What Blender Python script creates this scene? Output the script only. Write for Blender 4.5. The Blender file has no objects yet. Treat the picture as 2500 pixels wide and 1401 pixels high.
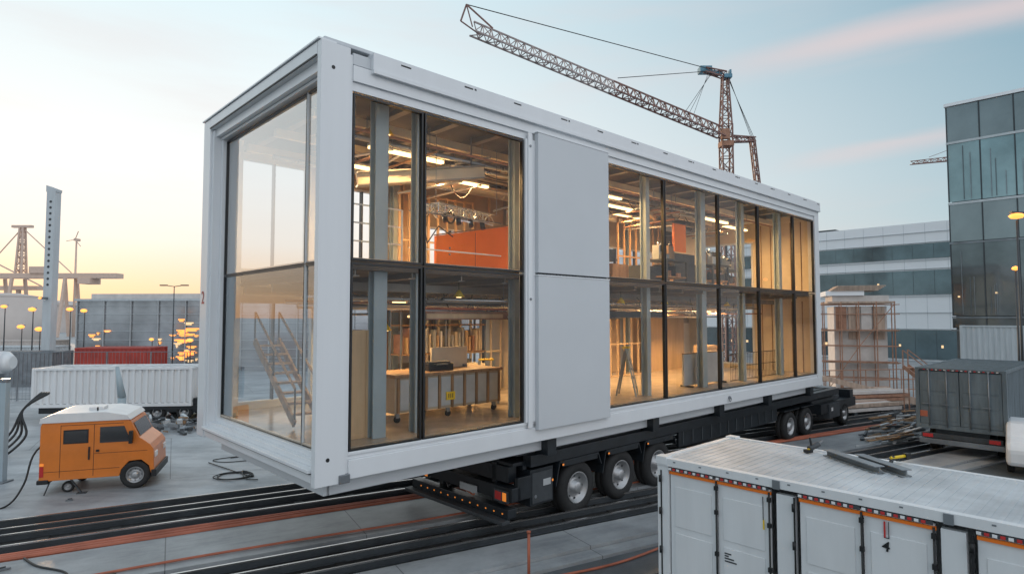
import bpy, math, random
from mathutils import Vector, Matrix
random.seed(11)
S=bpy.context.scene; COL=S.collection
A=math.radians(43.3)
R=math.radians
# ---------------------------------------------------------------- materials
def mat(name,col,rough=.6,metal=0,var=.12,scale=1.5,bump=0.0,bscale=30,streak=False,coat=0,spec=.5):
    m=bpy.data.materials.new(name); m.use_nodes=True
    nt=m.node_tree; N=nt.nodes; Lk=nt.links
    b=N['Principled BSDF']
    b.inputs['Metallic'].default_value=metal
    b.inputs['Specular IOR Level'].default_value=spec
    b.inputs['Coat Weight'].default_value=coat
    tc=N.new('ShaderNodeTexCoord'); mp=N.new('ShaderNodeMapping')
    Lk.new(tc.outputs['Object'],mp.inputs['Vector'])
    if streak: mp.inputs['Scale'].default_value=(2.2,2.2,.3)
    n=N.new('ShaderNodeTexNoise'); n.inputs['Scale'].default_value=scale; n.inputs['Detail'].default_value=7; n.inputs['Roughness'].default_value=.62
    Lk.new(mp.outputs['Vector'],n.inputs['Vector'])
    cr=N.new('ShaderNodeValToRGB'); e=cr.color_ramp.elements
    lo=1-var*1.6; hi=1+var*.6
    e[0].position=.30; e[1].position=.68
    e[0].color=(col[0]*lo,col[1]*lo,col[2]*lo,1); e[1].color=(min(1,col[0]*hi),min(1,col[1]*hi),min(1,col[2]*hi),1)
    Lk.new(n.outputs['Fac'],cr.inputs['Fac']); Lk.new(cr.outputs['Color'],b.inputs['Base Color'])
    mr=N.new('ShaderNodeMapRange'); mr.inputs['To Min'].default_value=min(1,rough*1.2); mr.inputs['To Max'].default_value=rough*.8
    Lk.new(n.outputs['Fac'],mr.inputs['Value']); Lk.new(mr.outputs['Result'],b.inputs['Roughness'])
    if bump:
        n2=N.new('ShaderNodeTexNoise'); n2.inputs['Scale'].default_value=bscale; n2.inputs['Detail'].default_value=5
        Lk.new(tc.outputs['Object'],n2.inputs['Vector'])
        bp=N.new('ShaderNodeBump'); bp.inputs['Strength'].default_value=bump; bp.inputs['Distance'].default_value=.02
        Lk.new(n2.outputs['Fac'],bp.inputs['Height']); Lk.new(bp.outputs['Normal'],b.inputs['Normal'])
    return m
def glassmat(name,tint=(.93,.96,.97),ior=1.5,extra=0.0):
    m=bpy.data.materials.new(name); m.use_nodes=True
    nt=m.node_tree; N=nt.nodes; Lk=nt.links; N.remove(N['Principled BSDF'])
    out=N['Material Output']
    t=N.new('ShaderNodeBsdfTransparent'); t.inputs['Color'].default_value=(*tint,1)
    g=N.new('ShaderNodeBsdfGlossy'); g.inputs['Roughness'].default_value=.01
    tc=N.new('ShaderNodeTexCoord'); n=N.new('ShaderNodeTexNoise'); n.inputs['Scale'].default_value=.7
    Lk.new(tc.outputs['Object'],n.inputs['Vector'])
    bp=N.new('ShaderNodeBump'); bp.inputs['Strength'].default_value=.08; bp.inputs['Distance'].default_value=.02
    Lk.new(n.outputs['Fac'],bp.inputs['Height']); Lk.new(bp.outputs['Normal'],g.inputs['Normal'])
    f=N.new('ShaderNodeFresnel'); f.inputs['IOR'].default_value=ior
    ad=N.new('ShaderNodeMath'); ad.operation='ADD'; ad.use_clamp=True; ad.inputs[1].default_value=extra
    Lk.new(f.outputs[0],ad.inputs[0])
    mx=N.new('ShaderNodeMixShader'); Lk.new(ad.outputs[0],mx.inputs[0]); Lk.new(t.outputs[0],mx.inputs[1]); Lk.new(g.outputs[0],mx.inputs[2])
    Lk.new(mx.outputs[0],out.inputs['Surface'])
    return m
def emis(name,col,st):
    m=bpy.data.materials.new(name); m.use_nodes=True
    b=m.node_tree.nodes['Principled BSDF']; b.inputs['Base Color'].default_value=(*col,1)
    b.inputs['Emission Color'].default_value=(*col,1); b.inputs['Emission Strength'].default_value=st
    return m
def slabmat(name,col,size=(3.2,2.4),ang=0,rough=.7,var=.2,mortar=.012,tone=.9):
    m=mat(name,col,rough,var=var,scale=.6,bump=.25,bscale=25)
    nt=m.node_tree;N=nt.nodes;Lk=nt.links; b=N['Principled BSDF']
    src=b.inputs['Base Color'].links[0].from_socket
    tc=N.new('ShaderNodeTexCoord'); mp=N.new('ShaderNodeMapping'); mp.inputs['Rotation'].default_value=(0,0,ang)
    Lk.new(tc.outputs['Object'],mp.inputs['Vector'])
    br=N.new('ShaderNodeTexBrick'); br.inputs['Scale'].default_value=1; br.inputs['Brick Width'].default_value=size[0]; br.inputs['Row Height'].default_value=size[1]
    br.inputs['Mortar Size'].default_value=mortar; br.inputs['Color1'].default_value=(1,1,1,1); br.inputs['Color2'].default_value=(tone,tone,tone,1); br.inputs['Mortar'].default_value=(.4,.4,.4,1)
    br.offset=.5
    Lk.new(mp.outputs['Vector'],br.inputs['Vector'])
    mx=N.new('ShaderNodeMix'); mx.data_type='RGBA'; mx.blend_type='MULTIPLY'; mx.inputs[0].default_value=1
    Lk.new(src,mx.inputs[6]); Lk.new(br.outputs['Color'],mx.inputs[7])
    cur=mx.outputs[2]
    for sc,rot,stx,lo,hi,dk in((.25,0,1,.36,.56,.55),(1.4,1,.16,.40,.52,.72)):
        mp2=N.new('ShaderNodeMapping'); mp2.inputs['Rotation'].default_value=(0,0,R(-29)*rot); mp2.inputs['Scale'].default_value=(stx,1,1); Lk.new(tc.outputs['Object'],mp2.inputs['Vector'])
        n=N.new('ShaderNodeTexNoise'); n.inputs['Scale'].default_value=sc; n.inputs['Detail'].default_value=9; n.inputs['Roughness'].default_value=.72
        Lk.new(mp2.outputs['Vector'],n.inputs['Vector'])
        cr=N.new('ShaderNodeValToRGB'); cr.color_ramp.elements[0].position=lo; cr.color_ramp.elements[0].color=(dk,dk*1.02,dk*1.05,1); cr.color_ramp.elements[1].position=hi; cr.color_ramp.elements[1].color=(1,1,1,1)
        Lk.new(n.outputs['Fac'],cr.inputs['Fac'])
        m2=N.new('ShaderNodeMix'); m2.data_type='RGBA'; m2.blend_type='MULTIPLY'; m2.inputs[0].default_value=.8
        Lk.new(cur,m2.inputs[6]); Lk.new(cr.outputs['Color'],m2.inputs[7]); cur=m2.outputs[2]
    Lk.new(cur,b.inputs['Base Color'])
    return m
M={}
M['white']=mat('painted_white_steel',(.72,.745,.765),.34,var=.022,streak=True,scale=1.0,coat=.15)
M['white2']=mat('light_grey_panel',(.57,.60,.625),.42,var=.02,scale=.5)
M['inner']=mat('interior_grey_paint',(.45,.47,.48),.6)
M['soffit']=mat('soffit_grey',(.62,.64,.65),.5,var=.04)
M['black']=mat('black_rubber',(.012,.013,.014),.5,var=.2)
M['frameblk']=mat('black_window_frame',(.014,.016,.018),.35)
M['glass']=glassmat('window_glass',(.96,.97,.97),1.36)
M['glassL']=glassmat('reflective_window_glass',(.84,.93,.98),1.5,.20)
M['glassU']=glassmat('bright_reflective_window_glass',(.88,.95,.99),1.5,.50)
M['bluegrey']=mat('blue_grey_column_paint',(.34,.42,.46),.45,var=.06)
M['ply']=mat('plywood',(.62,.43,.25),.6,var=.15,streak=True)
M['cream']=mat('cream_wallboard',(.72,.62,.47),.7,var=.08)
M['taupe']=mat('taupe_wallboard',(.42,.35,.26),.7,var=.1)
M['floor']=mat('pale_screed_floor',(.55,.46,.36),.2,var=.15,scale=2)
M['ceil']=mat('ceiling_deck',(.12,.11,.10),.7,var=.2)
M['joist']=mat('galvanised_joist',(.28,.26,.23),.45,metal=.4)
M['duct']=mat('galvanised_duct',(.52,.53,.54),.28,metal=.8,var=.1)
M['orange']=mat('orange_paint',(.70,.20,.025),.38,var=.08,coat=.3)
M['orangep']=mat('orange_panel',(.88,.20,.012),.55,var=.05)
M['wood']=mat('timber',(.34,.20,.10),.6,var=.3,streak=True,scale=3)
M['lwood']=mat('weathered_scaffold_timber',(.50,.38,.30),.7,var=.25,streak=True,scale=3)
M['rust']=mat('rusty_orange_steel',(.38,.20,.13),.7,var=.25,scale=4,bump=.2)
M['chassis']=mat('black_chassis_paint',(.014,.019,.024),.34,var=.3,scale=3)
M['tyre']=mat('tyre_rubber',(.020,.021,.022),.75,var=.25,bump=.3)
M['rim']=mat('steel_rim',(.42,.43,.44),.35,metal=.6,var=.2)
M['dark']=mat('dark_grey_steel',(.05,.058,.065),.5,var=.25)
M['steel']=mat('grey_steel',(.25,.27,.29),.4,metal=.6,var=.2)
M['beam']=mat('dull_grey_beam_steel',(.17,.19,.20),.5,var=.25)
M['rail']=mat('worn_rail_steel',(.62,.62,.62),.22,metal=.9,var=.1)
M['bed']=mat('dark_track_bed',(.020,.018,.016),.5,var=.5,scale=5,bump=.6,bscale=18)
M['yellow']=mat('yellow_sign_paint',(.8,.55,.02),.5)
M['red']=mat('red_paint',(.42,.05,.035),.5,var=.2)
M['redrefl']=mat('red_reflector',(.55,.04,.04),.25)
M['silver']=mat('white_reflector',(.8,.8,.8),.3)
M['cont']=mat('white_container_paint',(.72,.74,.75),.42,var=.05,streak=True,scale=1.2,coat=.1)
M['controof']=mat('weathered_container_roof',(.55,.58,.60),.38,var=.2,scale=1.3,bump=.18,bscale=9)
M['contd']=mat('dark_blue_grey_container',(.13,.165,.185),.45,var=.22,streak=True,scale=2)
M['contg']=mat('pale_grey_container',(.52,.56,.58),.55,var=.08,streak=True)
M['cable']=mat('orange_cable',(.45,.13,.07),.6,var=.2)
M['conc']=slabmat('concrete_ground',(.45,.475,.49),(9,7),R(-29),.5,var=.14)
M['slab']=slabmat('concrete_slab_strip',(.38,.395,.40),(3.8,9),0,.45,var=.15)
M['asph']=mat('dark_asphalt',(.10,.115,.122),.38,var=.25,scale=.8,bump=.35,bscale=60)
M['tower']=mat('dark_facade_glass',(.20,.22,.225),.06,metal=.55,var=.4,scale=.18,spec=1)
M['tower2']=mat('teal_facade_glass',(.33,.43,.44),.05,metal=.55,var=.3,scale=.2,spec=1)
M['tower3']=mat('grey_facade_glass',(.28,.31,.315),.08,metal=.5,var=.2,scale=.2,spec=1)
M['spand']=mat('dark_spandrel_panel',(.12,.14,.155),.3,var=.15)
M['off']=mat('white_cladding',(.84,.86,.88),.5,var=.02,scale=.3)
M['offg']=mat('office_band_glass',(.13,.185,.205),.12,metal=.4,var=.35,scale=.18,spec=1)
M['haze']=mat('hazy_distant_steel',(.66,.50,.41),.8,var=.06)  # distance haze painted into the colour as a paler, warmer tone
M['hazeb']=mat('hazy_distant_building',(.60,.54,.50),.8,var=.12,scale=.1)  # paler base colour carries the haze of distance
M['crane']=mat('crane_lattice_paint',(.20,.10,.085),.5,var=.3)
M['cranel']=mat('pale_crane_lattice',(.36,.30,.29),.5,var=.3)
M['craneb']=mat('blue_crane_machinery',(.10,.25,.34),.5)
M['warm']=emis('warm_lamp',(1,.36,.07),1.9)
M['tube']=emis('strip_light_tube',(1,.70,.32),3.2)
M['sun_refl']=emis('painted_sun_reflection',(1,.36,.08),1.5)  # emission paints sunset reflections on the warehouse glass
M['win_refl_pale']=emis('pale_lit_window_and_reflection',(1,.66,.34),.8)  # lit office windows, plus painted warm reflections on warehouse and tower
M['tail']=emis('amber_marker_lamp',(1,.3,.04),.4)
M['mesh']=mat('grey_facade_louvres',(.42,.43,.45),.14,metal=.55,var=.3,scale=.25)
M['vanwin']=mat('dark_vehicle_glass',(.04,.045,.05),.08,spec=1)
M['tarp']=mat('pale_sheeting',(.62,.58,.55),.7,var=.12)
# ---------------------------------------------------------------- mesh builder
class MB:
    def __init__(s): s.v=[];s.f=[];s.m=[];s.sm=[];s.mats=[]
    def mi(s,k):
        m=M[k]
        if m not in s.mats: s.mats.append(m)
        return s.mats.index(m)
    def add(s,vs,fs,k,smooth=False):
        o=len(s.v); s.v+= [tuple(v) for v in vs]; i=s.mi(k)
        for j,f in enumerate(fs):
            s.f.append([o+a for a in f]); s.m.append(i); s.sm.append(smooth if isinstance(smooth,bool) else smooth[j])
        return s
    def box(s,x0,y0,z0,x1,y1,z1,k):
        if x0>x1:x0,x1=x1,x0
        if y0>y1:y0,y1=y1,y0
        if z0>z1:z0,z1=z1,z0
        v=[(x0,y0,z0),(x1,y0,z0),(x1,y1,z0),(x0,y1,z0),(x0,y0,z1),(x1,y0,z1),(x1,y1,z1),(x0,y1,z1)]
        return s.add(v,[(0,3,2,1),(4,5,6,7),(0,1,5,4),(1,2,6,5),(2,3,7,6),(3,0,4,7)],k)
    def beam(s,p,q,w,h,k,up=(0,0,1)):
        p=Vector(p);q=Vector(q);d=(q-p).normalized();u=Vector(up)
        if abs(d.dot(u))>.98:u=Vector((1,0,0))
        a=d.cross(u).normalized()*w/2;b=a.cross(d).normalized()*h/2
        v=[p-a-b,p+a-b,p+a+b,p-a+b,q-a-b,q+a-b,q+a+b,q-a+b]
        return s.add(v,[(0,1,2,3),(7,6,5,4),(0,4,5,1),(1,5,6,2),(2,6,7,3),(3,7,4,0)],k)
    def cyl(s,p,q,r,k,seg=10,r2=None):
        p=Vector(p);q=Vector(q);d=(q-p).normalized();u=Vector((0,0,1))
        if abs(d.dot(u))>.98:u=Vector((1,0,0))
        a=d.cross(u).normalized();b=a.cross(d).normalized();r2=r if r2 is None else r2
        v=[];
        for c,rr in((p,r),(q,r2)):
            for i in range(seg):
                t=2*math.pi*i/seg; v.append(c+a*math.cos(t)*rr+b*math.sin(t)*rr)
        f=[(i,seg+i,seg+(i+1)%seg,(i+1)%seg) for i in range(seg)]
        sm=[seg>=8]*seg+[False,False]
        f+= [tuple(range(seg)),tuple(reversed(range(seg,2*seg)))]
        return s.add(v,f,k,sm)
    def path(s,pts,r,k,seg=6):
        for a,b in zip(pts[:-1],pts[1:]): s.cyl(a,b,r,k,seg)
        return s
    def lathe(s,c,ax,prof,k,seg=28):
        c=Vector(c);d=Vector(ax).normalized();u=Vector((0,0,1))
        if abs(d.dot(u))>.98:u=Vector((1,0,0))
        a=d.cross(u).normalized();b=a.cross(d).normalized();v=[];f=[]
        for (r,o) in prof:
            for i in range(seg):
                t=2*math.pi*i/seg; v.append(c+d*o+a*math.cos(t)*r+b*math.sin(t)*r)
        for j in range(len(prof)-1):
            for i in range(seg):
                n=(i+1)%seg; f.append((j*seg+i,j*seg+n,(j+1)*seg+n,(j+1)*seg+i))
        return s.add(v,f,k,True)
    def prism(s,pts,y0,y1,k):
        n=len(pts); v=[(x,y0,z) for x,z in pts]+[(x,y1,z) for x,z in pts]
        f=[tuple(range(n)),tuple(reversed(range(n,2*n)))]+[(i,n+i,n+(i+1)%n,(i+1)%n) for i in range(n)]
        return s.add(v,f,k)
    def corr(s,p,q,z0,z1,dep,pitch,k,side=1):
        p=Vector((p[0],p[1],0));q=Vector((q[0],q[1],0));d=(q-p);L=d.length;d.normalize()
        nrm=Vector((d.y,-d.x,0))*side
        n=max(1,round(L/pitch));pt=L/n;pr=[]
        for i in range(n):
            o=i*pt; pr+=[(o,0),(o+pt*.3,0),(o+pt*.42,dep),(o+pt*.88,dep)]
        pr.append((L,0)); v=[];f=[]
        for (t,e) in pr:
            c=p+d*t-nrm*e; v+=[(c.x,c.y,z0),(c.x,c.y,z1)]
        for i in range(len(pr)-1): f.append((2*i,2*i+2,2*i+3,2*i+1))
        return s.add(v,f,k)
    def truss(s,p,q,w0,w1,n,k,rc=.05,rd=.03,up=(0,0,1),tri=False):
        p=Vector(p);q=Vector(q);d=(q-p).normalized();u=Vector(up)
        if abs(d.dot(u))>.98:u=Vector((0,1,0))
        a=d.cross(u).normalized();b=a.cross(d).normalized()
        def ring(i):
            t=i/n;c=p.lerp(q,t);w=(w0+(w1-w0)*t)/2
            if tri: return [c-a*w-b*w,c+a*w-b*w,c+b*w]
            return [c-a*w-b*w,c+a*w-b*w,c+a*w+b*w,c-a*w+b*w]
        m=3 if tri else 4
        for i in range(n):
            r0=ring(i);r1=ring(i+1)
            for j in range(m):
                s.beam(r0[j],r1[j],rc*2,rc*2,k)
                s.beam(r0[j],r1[(j+1)%m],rd*2,rd*2,k) if i%2 else s.beam(r0[(j+1)%m],r1[j],rd*2,rd*2,k)
                s.beam(r0[j],r0[(j+1)%m],rd*2,rd*2,k)
        return s
    def obj(s,name,parent=None,label=None,cat=None,group=None,kind=None,bev=0,loc=None,rot=None):
        me=bpy.data.meshes.new(name); me.from_pydata(s.v,[],s.f)
        for m in s.mats: me.materials.append(m)
        me.polygons.foreach_set('material_index',s.m); me.polygons.foreach_set('use_smooth',s.sm); me.update()
        o=bpy.data.objects.new(name,me); COL.objects.link(o)
        tag(o,parent,label,cat,group,kind,loc,rot)
        if bev:
            b=o.modifiers.new('bevel','BEVEL'); b.width=bev; b.segments=2; b.limit_method='ANGLE'; b.angle_limit=R(40)
        return o
def tag(o,parent=None,label=None,cat=None,group=None,kind=None,loc=None,rot=None):
    if parent: o.parent=parent
    if label:o['label']=label
    if cat:o['category']=cat
    if group:o['group']=group
    if kind:o['kind']=kind
    if loc is not None:o.location=loc
    if rot is not None:o.rotation_euler=(0,0,rot) if isinstance(rot,(int,float)) else rot
def thing(name,label,cat,loc=(0,0,0),rot=0,group=None):
    e=bpy.data.objects.new(name,None); e.empty_display_size=.3; COL.objects.link(e)
    tag(e,None,label,cat,group,None,loc,rot); return e
def text(body,size,loc,rot,k,parent,name='number_marking'):
    c=bpy.data.curves.new(name+'_curve','FONT'); c.body=body; c.size=size; c.extrude=.002; c.offset=.003; c.align_x='CENTER'; c.align_y='CENTER'
    t=bpy.data.objects.new('tmp_text',c); COL.objects.link(t)
    dg=bpy.context.evaluated_depsgraph_get(); me=bpy.data.meshes.new_from_object(t.evaluated_get(dg))
    COL.objects.unlink(t); bpy.data.objects.remove(t)
    me.materials.clear(); me.materials.append(M[k]); me.name=name
    o=bpy.data.objects.new(name,me); COL.objects.link(o); o.parent=parent; o.location=loc; o.rotation_euler=rot
    return o
def Lw(x,y,z=0): return Vector((-3.2+.728*x-.686*y,10+.686*x+.728*y,z))
def wheel(parent,x,y,z,r,w,out=-1,name='wheel'):
    mb=MB(); h=w/2
    mb.lathe((0,0,0),(0,1,0),[(r*.56,-h*.8),(r*.62,-h),(r*.86,-h),(r*.97,-h*.8),(r,-h*.5),(r,-h*.1),(r*.975,-h*.06),(r*.975,h*.06),(r,h*.1),(r,h*.5),(r*.97,h*.8),(r*.86,h),(r*.62,h),(r*.56,h*.8)],'tyre')
    o=mb.obj(name,parent,loc=(x,y,z))
    mb=MB(); k=out
    mb.lathe((0,0,0),(0,k,0),[(r*.57,h*.85),(r*.60,h*.93),(r*.54,h*.9),(r*.5,h*.45),(r*.34,h*.35),(r*.25,h*.42),(r*.22,h*.95),(r*.14,h*1.05),(.001,h*1.05)],'rim')
    for i in range(8):
        t=i*math.pi/4; c=Vector((math.cos(t)*r*.41,0,math.sin(t)*r*.41))
        mb.cyl(c+Vector((0,k*h*.36,0)),c+Vector((0,k*h*.5,0)),r*.04,'dark',6)
    mb.lathe((0,0,0),(0,-k,0),[(r*.57,h*.8),(.001,h*.7)],'dark')
    mb.obj('rim',o)
    return o
# ================================================================= SETTING
mb=MB(); mb.add([(-3000,-300,0),(3000,-300,0),(3000,4000,0),(-3000,4000,0)],[(0,1,2,3)],'conc'); mb.obj('ground',kind='structure')
TA=math.atan2(.488,.873)
def sheet(name,x0,n0,x1,n1,z,k):
    m=MB(); m.box(x0,n0,-.05,x1,n1,z,k); o=m.obj(name,kind='structure',rot=TA); return o
sheet('asphalt_road',-40,-12,70,9.9,.006,'asph')
sheet('concrete_kerb_pavement',-40,10.3,70,11.3,.14,'slab')
sheet('concrete_kerb_pavement',-40,9.9,70,10.28,.07,'slab')
sheet('track_bed',-45,11.45,75,13.05,.012,'bed')
sheet('concrete_pavement',-45,13.25,75,15.2,.10,'slab')
sheet('track_bed',-45,15.9,75,18.3,.012,'bed')
sheet('concrete_pavement',-45,15.25,75,15.85,.05,'slab')
def track(ns,lab):
    e=thing('railway_track',lab,'railway track',(0,0,0),TA,'rail tracks across the yard')
    for n in ns:
        m=MB(); m.box(-45,n-.06,.014,75,n+.06,.035,'dark'); m.box(-45,n-.012,.035,75,n+.012,.13,'dark'); m.box(-45,n-.024,.13,75,n+.024,.16,'rail'); m.obj('rail',e)
    m=MB()
    for i in range(90): 
        x=-45+i*1.33; m.box(x,ns[0]-.25,.013,x+.22,ns[-1]+.25,.028,'bed')
    m.obj('sleepers',e)
track([11.7,12.3,12.85],'dark steel rails sunk beside the concrete slab')
track([16.1,16.9,17.4,18.1],'dark steel rails running under the trailer')
def hose(name,lab,pts,r,k,cat='cable'):
    P=[Vector(p) for p in pts]; out=[]
    for i in range(len(P)-1):
        p0=P[max(i-1,0)];p1=P[i];p2=P[i+1];p3=P[min(i+2,len(P)-1)]
        for j in range(6):
            t=j/6; out.append(.5*((2*p1)+(p2-p0)*t+(2*p0-5*p1+4*p2-p3)*t*t+(3*p1-p0-3*p2+p3)*t**3))
    out.append(P[-1])
    m=MB(); m.path(out,r,k,7); return m.obj(name,label=lab,cat=cat)
def T(x,n,z=0): return (x*.873-n*.488,x*.488+n*.873,z)
for j,(n,z) in enumerate([(15.32,.10),(15.47,.09),(15.62,.09)]):
    hose('orange_cable','rusty orange cable laid along the rails',[T(-30+i*3,n+random.uniform(-.06,.06),z) for i in range(22)],.045,'cable')
hose('orange_cable','orange cable on the concrete slab',[T(-20+i*2.5,13.55+.06*math.sin(i*1.7),.13) for i in range(16)],.025,'cable')
hose('orange_cable','orange cable on the asphalt road',[T(-8+i*2,9.5+.12*math.sin(i*1.1),.035) for i in range(9)]+[T(11,10.1,.1),T(14,10.7,.17)],.025,'cable')
hose('black_cable','thin black cable on the asphalt',[T(-6+i*2,8.9+.2*math.sin(i*.8),.03) for i in range(10)],.022,'black')
hose('black_cable','black cable crossing the slab between the tracks',[T(-2.4,15.2,.12),T(-2.1,14.6,.12),T(-1.6,14.0,.12),T(-1.5,13.4,.12),T(-1.4,13.1,.04)],.02,'black')
for i in range(10):
    x=random.uniform(-9,5); n=random.choice([13.4,14.7,15.0,19.2,19.8,20.5]); z=.105 if n<15.2 else .005
    m=MB(); L=random.uniform(.12,.45); a=random.uniform(-.4,.4)
    m.beam((-L/2,0,.02),(L/2,0,.02),random.uniform(.03,.06),.03,random.choice(['wood','steel','inner'])); m.beam((-L/4,.02,.045),(L/3,.03,.045),.03,.02,'dark')
    p=T(x,n,z); m.obj('loose_offcut',label='small loose offcut of timber and steel on the concrete',cat='offcut',loc=p,rot=TA+a,group='loose offcuts on the ground')
# ================================================================= MODULAR BUILDING
B=thing('modular_building','two-storey white steel modular building with glazed walls on a trailer','building',Lw(0,0,0),A)
X1=21.8;Y1=6.2;Z0=2.05;Z1=9.48
def bx(name,*a,k='white',bev=.012,par=B,label=None):
    m=MB()
    for t in a: m.box(*t[:6],t[6] if len(t)>6 else k)
    return m.obj(name,par,label=label,bev=bev)
m=MB(); m.box(0,0,Z0-.02,.54,.14,Z1,'white'); m.box(.54,.03,Z0+.1,.60,.14,Z1-.1,'white')
for z in (2.45,9.05): m.cyl((.22,.0,z),(.22,-.004,z),.035,'black',12)
m.obj('corner_post',B,bev=.012)
bx('corner_post',(0,5.72,Z0,.30,Y1,Z1),(.05,5.62,Z0+.2,.3,5.72,9.2))
bx('corner_post',(X1-.42,0,Z0,X1,.3,Z1))
bx('corner_post',(X1-.3,Y1-.3,Z0,X1,Y1,Z1))
m=MB()
m.box(.6,.0,Z0+.02,X1-.42,.25,Z0+.34,'white'); m.box(.6,.05,Z0+.34,X1-.42,.25,2.46,'white'); m.box(.6,.02,2.46,X1-.42,.25,2.52,'white')
m.box(0.02,.2,Z0+.02,.25,5.72,2.22,'white'); m.box(-.05,.16,2.24,.3,5.72,2.30,'white'); m.box(-.03,.16,2.222,.29,5.72,2.239,'black'); m.box(.1,.16,2.3,.33,5.72,2.40,'white')
m.box(X1-.25,.3,Z0,X1,Y1-.3,2.5,'white'); m.box(.3,Y1-.25,Z0,X1-.3,Y1,2.5,'white')
for i in range(9):
    x=1.5+i*2.4; m.box(x,.25,Z0+.05,x+.2,Y1-.25,2.4,'dark')
m.obj('floor_frame',B,bev=.01)
bx('floor_skirt',(.35,.3,1.78,X1-.3,.42,2.07),(.3,.3,1.78,.42,5.4,2.05),k='white2')
bx('corner_casting',(.42,-.03,Z0-.03,.62,.12,Z0+.12),k='steel')
m=MB()
m.box(.6,.0,8.92,X1-.42,.25,9.2,'white'); m.box(.6,.05,8.76,X1-.42,.25,8.92,'white')
m.box(.95,-.07,9.2,X1+.02,.25,9.5,'white'); m.box(.6,.02,9.22,.95,.25,9.42,'white2'); m.box(.95,-.09,9.13,X1+.0,-.0,9.2,'white')
for i in range(15):
    x=1.6+i*1.42+random.uniform(-.1,.1); m.box(x,-.074,9.42,x+.22,-.0701,9.45,'black'); 
    if i%2: m.box(x+.26,-.074,9.42,x+.31,-.0701,9.46,'dark')
m.box(0,.16,9.26,.25,5.72,Z1,'white'); m.box(-.02,.16,9.235,-.001,5.72,9.265,'black'); m.box(0,.16,9.225,.3,5.72,9.258,'soffit')
m.box(.1,.16,9.05,.3,5.72,9.224,'white'); m.box(.2,.16,8.98,.5,5.72,9.04,'soffit')
m.box(-.03,.05,9.5,.3,6.25,9.53,'white'); 
m.box(X1-.25,.3,8.76,X1,Y1-.3,Z1,'white'); m.box(.3,Y1-.25,8.76,X1-.3,Y1,Z1,'white')
m.obj('roof_frame',B,bev=.01)
bx('roof',(.1,.1,9.53,X1-.1,Y1-.1,9.6),k='white2')
bx('roof_flashing',(1.0,.3,9.6,4.6,.7,9.66),(5.5,.3,9.6,11,.5,9.64),(12,.3,9.6,20,.5,9.64),k='bluegrey')
def clad(z0,z1):
    m=MB(); m.box(5.1,-.11,z0,7.64,.0,z1,'white2'); m.box(5.08,-.12,z1,7.66,.0,z1+.03,'white')
    return m.obj('cladding_panel',B,bev=.008)
clad(2.34,5.72); clad(5.79,8.93)
m=MB(); m.box(5.14,-.06,5.72,7.6,0.02,5.79,'black')
for i in range(22): m.box(5.2+i*.11,-.09,5.735,5.24+i*.11,-.06,5.78,'dark')
m.box(4.8,-.01,2.52,5.1,.2,8.76,'white'); m.box(4.86,-.04,2.4,4.98,-.01,8.9,'white')
m.box(7.64,.0,2.52,7.7,.2,8.76,'white'); m.box(5.1,.0,2.52,7.64,.2,8.92,'inner')
m.cyl((4.92,-.04,5.2),(4.92,-.06,5.2),.03,'steel',8); m.cyl((4.92,-.04,8.6),(4.92,-.06,8.6),.03,'steel',8)
m.obj('wall_pier',B,bev=.005)
bx('lower_floor',(.3,.2,2.42,X1-.3,Y1-.2,2.56),k='floor',bev=0)
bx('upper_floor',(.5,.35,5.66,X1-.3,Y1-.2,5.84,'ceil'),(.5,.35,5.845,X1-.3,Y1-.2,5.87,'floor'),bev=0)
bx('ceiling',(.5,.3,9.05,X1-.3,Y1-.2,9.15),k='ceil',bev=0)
zb,zm,zt=2.52,5.77,8.72
def window(x0,x1,z0,z1):
    m=MB(); w=.035
    m.box(x0,.03,z0,x0+w,.12,z1,'frameblk'); m.box(x1-w,.03,z0,x1,.12,z1,'frameblk')
    m.box(x0+w,.03,z0,x1-w,.12,z0+w,'frameblk'); m.box(x0+w,.03,z1-w,x1-w,.12,z1,'frameblk')
    o=m.obj('window',B)
    g=MB(); t=random.uniform(-.004,.004); u=random.uniform(-.004,.004)
    g.add([(x0+w,.075-t,z0+w),(x1-w,.075+t,z0+w),(x1-w,.075+t+u,z1-w),(x0+w,.075-t+u,z1-w)],[(0,1,2,3)],'glass'); g.obj('pane',o)
for a,b in ((.62,2.1),(2.14,4.78),(7.72,10.37),(10.41,13.47),(13.51,16.29),(16.33,19.29),(19.33,21.3)):
    window(a,b,zb,zm-.02); window(a,b,zm+.02,zt)
def windowE(y0,y1,z0,z1,first,gk):
    m=MB(); w=.03;x=.3
    m.box(x,y0,z0,x+.04,y0+w,z1,'white' if first else 'frameblk'); m.box(x,y1-w,z0,x+.04,y1,z1,'soffit' if first else 'frameblk'); m.box(x,y0+w,z0,x+.05,y1-w,z0+w,'frameblk'); m.box(x,y0+w,z1-w,x+.05,y1-w,z1,'frameblk')
    o=m.obj('window',B); g=MB(); g.add([(x+.03,y1-w,z0+w),(x+.03,y0+w,z0+w),(x+.031,y0+w,z1-w),(x+.031,y1-w,z1-w)],[(0,1,2,3)],gk); g.obj('pane',o)
for a,b,f in ((.16,1.17,True),(1.18,5.5,False)):
    windowE(a,b,2.5,5.76,f,'glassL'); windowE(a,b,5.77,8.95,f,'glassU')
bx('window_surround',(.22,5.5,2.4,.36,5.62,9.0),(.22,.2,2.4,.36,5.5,2.5),(.36,4.95,2.56,.5,5.6,8.9,'soffit'),bev=.006)
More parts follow.
